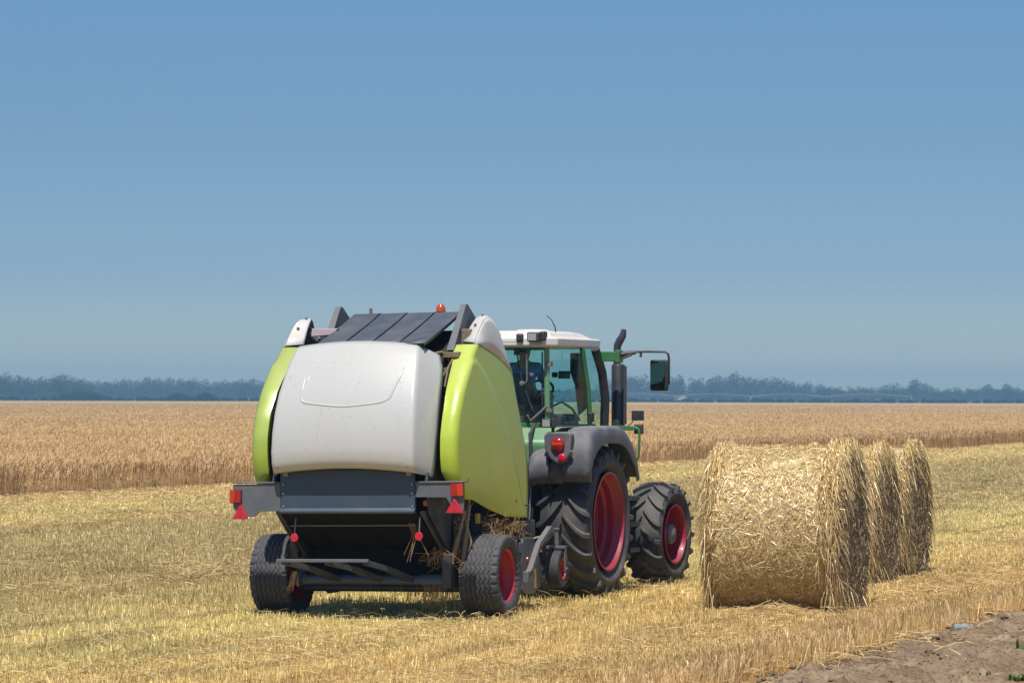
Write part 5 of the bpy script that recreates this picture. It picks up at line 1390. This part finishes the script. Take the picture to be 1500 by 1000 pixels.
# mirror bracket and mirrors
for sg in (1, -1):
    MB().box((min(sg*0.70, sg*0.97), 1.00, 2.63), (max(sg*0.70, sg*0.97), 1.12, 2.745)).box((min(sg*0.93, sg*0.985), 0.985, 2.615), (max(sg*0.93, sg*0.985), 1.135, 2.76)).build('mirror_bracket', M['dgreen'], tractor, bevel=0.008)
    MB().tube([(sg*0.98, 1.06, 2.71), (sg*1.06, 1.1, 2.725), (sg*1.14, 1.12, 2.735)], [0.03, 0.028, 0.022], 8).tube([(sg*0.98, 1.06, 2.66), (sg*1.10, 1.1, 2.71)], 0.015, 8).tube([(sg*1.05, 1.1, 2.74), (sg*1.30, 1.15, 2.745), (sg*1.47, 1.2, 2.742), (sg*1.51, 1.2, 2.72), (sg*1.52, 1.2, 2.66), (sg*1.52, 1.2, 2.36)], 0.014, 8).tube([(sg*1.20, 1.13, 2.73), (sg*1.20, 1.13, 2.68)], 0.016, 8).build('mirror_arm', M['plastic'], tractor)
    a_, b_2 = sorted((sg*1.305, sg*1.515))
    mh = MB().box((a_-0.03, 1.16, 2.29), (b_2+0.03, 1.21, 2.65), Matrix.Rotation(sg*radians(-26), 3, 'Z')).build('mirror', M['plastic'], tractor, bevel=0.022)
    MB().box((a_-0.012, 1.152, 2.31), (b_2+0.012, 1.1585, 2.63), Matrix.Rotation(sg*radians(-26), 3, 'Z'), piv=((a_+b_2)/2, 1.185, 2.47)).build('mirror_glass', M['mirror'], mh)
# rail with the small lamps beside the cab
MB().box((0.70, 0.97, 1.83), (1.19, 1.03, 1.885)).build('lamp_rail', M['dgreen'], tractor, bevel=0.005)
MB().tube([(1.13, 0.98, 1.865), (1.19, 0.98, 1.865), (1.225, 0.98, 1.84), (1.235, 0.98, 1.78), (1.225, 0.98, 1.53), (1.20, 0.98, 1.49), (1.17, 0.98, 1.48)], 0.014, 8).build('grab_handle', M['dgreen'], tractor)
MB().box((1.145, 1.03, 1.79), (1.25, 1.10, 1.905)).build('turn_lamp', M['plastic'], tractor, bevel=0.015)
MB().box((1.12, 1.03, 1.945), (1.255, 1.09, 2.06)).tube([(1.17, 1.03, 1.98), (1.13, 1.02, 1.92), (1.08, 1.0, 1.88)], 0.006, 6).build('small_lamp', M['plastic'], tractor, bevel=0.02)

# ------------------------------------------------------------------ driver
def skin_body(name, verts, edges, radii, mat, parent, root=0, sub=2):
    me = bpy.data.meshes.new(name); me.from_pydata(verts, edges, []); me.materials.append(mat)
    o = bpy.data.objects.new(name, me); link(o, parent)
    md = o.modifiers.new('skin', 'SKIN'); md.use_smooth_shade = True
    for i, r in enumerate(radii):
        me.skin_vertices[0].data[i].radius = (r, r) if isinstance(r, (int, float)) else r
    me.skin_vertices[0].data[root].use_root = True
    md = o.modifiers.new('sub', 'SUBSURF'); md.levels = sub; md.render_levels = sub
    return o
cx, cy, cz = 0.03, 0.34, 2.13      # seat of the driver in tractor space
V_ = [(0, 0, 0.08), (0, 0.0, 0.24), (0, 0.0, 0.42), (0, 0.02, 0.50), (0, 0.05, 0.55), (0, 0.055, 0.62), (0, 0.05, 0.69),            # pelvis..head 0-6
      (0.17, 0.02, 0.43), (0.22, 0.14, 0.24), (0.15, 0.38, 0.20), (0.12, 0.46, 0.19),                                        # right arm 7-10
      (-0.17, 0.02, 0.43), (-0.22, 0.14, 0.24), (-0.15, 0.38, 0.20), (-0.12, 0.46, 0.19),
      (0.10, 0.08, 0.05), (0.13, 0.45, 0.06), (0.14, 0.55, -0.14), (0.14, 0.66, -0.18),
      (-0.10, 0.08, 0.05), (-0.13, 0.45, 0.06), (-0.14, 0.55, -0.14), (-0.14, 0.66, -0.18)]
V_ = [(a+cx, b+cy, c+cz) for a, b, c in V_]
E_ = [(0, 1), (1, 2), (2, 3), (3, 4), (4, 5), (5, 6), (2, 7), (7, 8), (8, 9), (9, 10), (2, 11), (11, 12), (12, 13), (13, 14), (0, 15), (15, 16), (16, 17), (17, 18), (0, 19), (19, 20), (20, 21), (21, 22)]
rad = [(0.13, 0.10), (0.14, 0.10), (0.14, 0.10), 0.055, 0.06, 0.085, 0.07, 0.055, 0.042, 0.032, 0.035, 0.055, 0.042, 0.032, 0.035, 0.08, 0.06, 0.045, 0.04, 0.08, 0.06, 0.045, 0.04]
person = empty('person', (-0.0184, 38.9706, 0.06), (0, 0, -TT))
tag(person, 'driver in a blue shirt seated in the tractor cab behind the rear window', 'person')
skin_body('body', V_, E_, rad, M['skin'], person)
idx = [0, 1, 2, 7, 8, 11, 12]; mp = {k: i for i, k in enumerate(idx)}
skin_body('shirt', [V_[k] for k in idx], [(mp[a], mp[b]) for a, b in ((0, 1), (1, 2), (2, 7), (7, 8), (2, 11), (11, 12))], [(0.145, 0.115), (0.155, 0.115), (0.155, 0.115), 0.07, 0.055, 0.07, 0.055], M['shirt'], person)
idx = [0, 15, 16, 17, 19, 20, 21]; mp = {k: i for i, k in enumerate(idx)}
skin_body('trousers', [V_[k] for k in idx], [(mp[a], mp[b]) for a, b in ((0, 15), (15, 16), (16, 17), (0, 19), (19, 20), (20, 21))], [(0.14, 0.11), 0.09, 0.07, 0.055, 0.09, 0.07, 0.055], M['trousers'], person)
hp = Vector((cx, cy+0.045, cz+0.655))
bm = bmesh.new(); bmesh.ops.create_icosphere(bm, subdivisions=3, radius=1)
for v in bm.verts:
    p = v.co.copy(); v.co = Vector((hp.x+p.x*0.088, hp.y-0.012+p.y*0.098, hp.z+0.02+p.z*0.092*(1 if p.z > -0.2 or p.y < 0 else 0.3)))
me = bpy.data.meshes.new('hair'); bm.to_mesh(me); bm.free(); me.shade_smooth(); me.materials.append(M['hair']); link(bpy.data.objects.new('hair', me), person)
for sg in (-1, 1):
    for k, L in enumerate((0.055, 0.065, 0.062, 0.050)):
        b0 = Vector(V_[10 if sg > 0 else 14])+Vector((sg*(0.012-0.016*k), 0.02, 0.01))
        MB().tube([b0, b0+Vector((0, L*0.5, 0.012)), b0+Vector((0, L*0.75, -0.012)), b0+Vector((0, L*0.6, -0.03))], [0.010, 0.009, 0.009, 0.007], 8).build('finger', M['skin'], person)
    b0 = Vector(V_[10 if sg > 0 else 14])
    MB().tube([b0+Vector((-sg*0.02, -0.01, 0)), b0+Vector((-sg*0.045, 0.015, 0.005)), b0+Vector((-sg*0.05, 0.04, 0.0))], [0.012, 0.010, 0.008], 8).build('thumb', M['skin'], person)
MB().add([(hp.x-0.012, hp.y+0.075, hp.z), (hp.x+0.012, hp.y+0.075, hp.z), (hp.x, hp.y+0.108, hp.z-0.03), (hp.x, hp.y+0.08, hp.z+0.03), (hp.x, hp.y+0.075, hp.z-0.035)], [(0, 3, 2), (3, 1, 2), (0, 2, 4), (2, 1, 4)]).build('nose', M['skin'], person, smooth=80)
for sg in (-1, 1):
    MB().lathe([(-0.006, 0.001), (-0.004, 0.022), (0.006, 0.024), (0.008, 0.001)], (hp.x+sg*0.086, hp.y, hp.z-0.01), 0, 12).build('ear', M['skin'], person)

# ------------------------------------------------------------------ round bales
def make_bale(px, py, R, W, yaw, label, nst, nfr, grey=0.0, seed=1):
    rg = np.random.default_rng(seed)
    D = CAM_H*F_PX/(py-HZ); X = (px-750)/F_PX*D
    t = empty('round_bale', (X, D, 0), (0, 0, -radians(yaw)))
    tag(t, label, 'straw bale', 'round straw bales lying on the stubble')
    # body: slightly flattened, uneven cylinder along local x
    na, nx = 160, 44
    V = []; 
    prof = [(-W/2, 0.0), (-W/2-0.01, 0.30*R), (-W/2-0.02, 0.6*R), (-W/2-0.015, 0.85*R), (-W/2, 0.95*R), (-W/2+0.03, 0.985*R)]
    prof += [(-W/2+0.05+(W-0.1)*k/nx, R) for k in range(nx+1)]
    prof += [(-p[0], p[1]) for p in prof[:6][::-1]]
    A = np.linspace(0, 2*pi, na, endpoint=False)
    T = np.array([p[0] for p in prof]); RR = np.array([p[1] for p in prof])
    AA, TT = np.meshgrid(A, T); R2 = np.repeat(RR[:, None], na, 1)
    bump = 0.035*(fbm(TT*3+5, AA*2.5+5, 3, seed)-0.5)+0.035*(fbm(TT*14+5, AA*9+5, 3, seed+3)-0.5)
    # seam at the wrap: periodic blend
    wgt = np.clip(AA/(2*pi)*12, 0, 1)*np.clip((2*pi-AA)/(2*pi)*12, 0, 1)
    R3 = R2*(1+bump*wgt*1.2/R)
    yy = R3*np.sin(AA); zz = R3*np.cos(AA)
    zz = np.where(zz < -0.9*R, -0.9*R-(-0.9*R-zz)*0.35, zz)*1.0
    xx = TT+0.03*(fbm(AA*4+7, R2*5+3, 3, seed+8)-0.5)*(np.abs(TT) > W/2-0.06)
    VV = np.stack([xx, yy, zz+0.94*R], -1).reshape(-1, 3); nr = len(prof)
    i, j = np.meshgrid(np.arange(nr-1), np.arange(na), indexing='ij'); j2 = (j+1) % na
    Q = np.stack([i*na+j, i*na+j2, (i+1)*na+j2, (i+1)*na+j], -1).reshape(-1, 4)
    endm = (i < 4) | (i > nr-6)
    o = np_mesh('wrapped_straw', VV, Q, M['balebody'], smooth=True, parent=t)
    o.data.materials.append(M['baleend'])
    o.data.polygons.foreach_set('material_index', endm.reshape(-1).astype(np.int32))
    # straws lying in the wrapped side
    n = nst; a0 = rg.random(n)*2*pi; x0 = (rg.random(n)-0.5)*(W-0.04); L = 0.04+0.18*rg.random(n)**2
    dr = rg.normal(0, 1, n); ca, sa = np.cos(dr), np.sin(dr)          # mostly round the bale
    P = np.zeros((n, 4, 3)); lift = 0.004+0.012*rg.random(n)+0.03*(rg.random(n) < 0.06)
    for k, s in enumerate((-0.5, -0.17, 0.17, 0.5)):
        an = a0+ca*L*s/R+0.1*rg.normal(0, 0.12, n)*L; r = R+lift*(1.2-1.6*abs(s))+0.006
        P[:, k, 0] = np.clip(x0+sa*L*s, -W/2-0.08, W/2+0.08)
        P[:, k, 1] = r*np.sin(an); z = r*np.cos(an)
        P[:, k, 2] = np.where(z < -0.9*R, -0.9*R-(-0.9*R-z)*0.35, z)+0.94*R
    rad = np.stack([np.zeros(n), np.sin(a0), np.cos(a0)], -1); axv = np.stack([ca, -sa*0*np.cos(a0), sa*0], -1)
    tang = np.stack([sa, ca*np.cos(a0), -ca*np.sin(a0)], -1)
    S = np.cross(rad, tang); S += rad*rg.normal(0, 0.5, n)[:, None]; S /= np.linalg.norm(S, axis=1)[:, None]
    Wd = np.tile(np.array([0.6, 1, 1, 0.5])*0.0056, (n, 1))
    o = ribbons('straw_layer', P, Wd, S, rg.random(n), M['balestraw'], t); tag(o, kind='stuff')
    # straws pressed round and round in the end faces
    n = nfr; sd = np.where(rg.random(n) < 0.75, 1.0, -1.0); a0 = rg.random(n)*2*pi; rr = R*0.97*np.sqrt(rg.random(n)); L = 0.05+0.2*rg.random(n)**1.5
    di = rg.normal(0, 0.6, n); P = np.zeros((n, 4, 3)); lift = 0.012+0.03*rg.random(n)**2
    for k, s in enumerate((-0.5, -0.17, 0.17, 0.5)):
        an = a0+np.cos(di)*L*s/np.maximum(rr, 0.15); r = np.minimum(rr+np.sin(di)*L*s, R*0.99)
        P[:, k, 0] = sd*(W/2+lift*(1.3-2*abs(s))+0.012); P[:, k, 1] = r*np.sin(an); z = r*np.cos(an)
        P[:, k, 2] = np.where(z < -0.9*R, -0.9*R-(-0.9*R-z)*0.35, z)+0.94*R
    S = np.stack([rg.normal(0, 0.6, n), np.sin(a0), np.cos(a0)], -1); S /= np.linalg.norm(S, axis=1)[:, None]
    Wd = np.tile(np.array([0.6, 1, 1, 0.5])*0.0075, (n, 1))
    o = ribbons('end_straw', P, Wd, S, rg.random(n), M['balestrawshaded'], t); tag(o, kind='stuff')
    # shaggy fringe hanging at both rims and on the end faces
    n = int(nfr*1.05)
    side = np.where(rg.random(n) < 0.70, 1.0, -1.0); a0 = rg.normal(0, 1.25, n)
    a0 = np.where(rg.random(n) < 0.45, rg.random(n)*2*pi, a0)
    rr = R*(1.0-0.45*rg.random(n)**2.2*(rg.random(n) < 0.5)); x0 = side*(W/2-0.01-np.where(side > 0, 0.20, 0.13)*(1 if grey < 0.5 else 0.6)*rg.random(n)**1.9*(rr > 0.93*R))
    tf = np.clip(fbm(a0*5+20, side*0.0+seed, 3, seed+40), 0.2, 0.8); L = (0.04+0.22*rg.random(n)**2.2)*(0.4+1.2*tf)*(1+1.2*(rg.random(n) < 0.04)); out = side*(0.02+0.05*rg.random(n)**2)
    P = np.zeros((n, 5, 3)); jy = rg.normal(0, 0.6, n); jo = rg.normal(0, 0.22, n)
    by = rr*np.sin(a0); bz = rr*np.cos(a0)+0.94*R
    ry, rz = np.sin(a0), np.cos(a0)
    tuft = 0.05*np.maximum(0, np.cos(a0-0.2))*(rg.random(n) < 0.5)*(side > 0)
    for k, s in enumerate((0, .25, .5, .75, 1.0)):
        P[:, k, 0] = x0+out*s*0.9+jo*L*s
        lift = (0.02+tuft+0.05*rg.random(n)*(s > 0))*np.sin(pi*min(s+0.2, 1))
        P[:, k, 1] = by+ry*lift+jy*L*s*0.7+ry*0.5*L*s*np.clip(rz, 0, 1)
        P[:, k, 2] = np.maximum(bz+rz*lift+0.02-L*s*(0.25+0.75*s)*np.clip(1.0-0.35*rz, 0.2, 1.2), 0.015)
        # keep out of the body
        q = np.hypot(P[:, k, 1], P[:, k, 2]-0.94*R); inside = (np.abs(P[:, k, 0]) < W/2) & (q < R*1.005)
        f = np.where(inside, (R*1.012)/np.maximum(q, 0.01), 1.0)
        P[:, k, 1] *= f; P[:, k, 2] = np.maximum((P[:, k, 2]-0.94*R)*f+0.94*R, 0.012)
    S = rg.normal(0, 1, (n, 3)); S[:, 2] *= 0.15; S /= np.linalg.norm(S, axis=1)[:, None]
    Wd = np.tile(np.array([0.8, 1, 1, 0.9, 0.4])*0.0075, (n, 1))
    o = ribbons('straw_fringe', P, Wd, S, rg.random(n), M['balestraw'], t); tag(o, kind='stuff')
    return t
make_bale(1152, 897, 0.895, 1.40, 15.5, 'nearest and largest-looking golden round bale, its whole wrapped side in sunlight', 56000, 14500, 0, 3)
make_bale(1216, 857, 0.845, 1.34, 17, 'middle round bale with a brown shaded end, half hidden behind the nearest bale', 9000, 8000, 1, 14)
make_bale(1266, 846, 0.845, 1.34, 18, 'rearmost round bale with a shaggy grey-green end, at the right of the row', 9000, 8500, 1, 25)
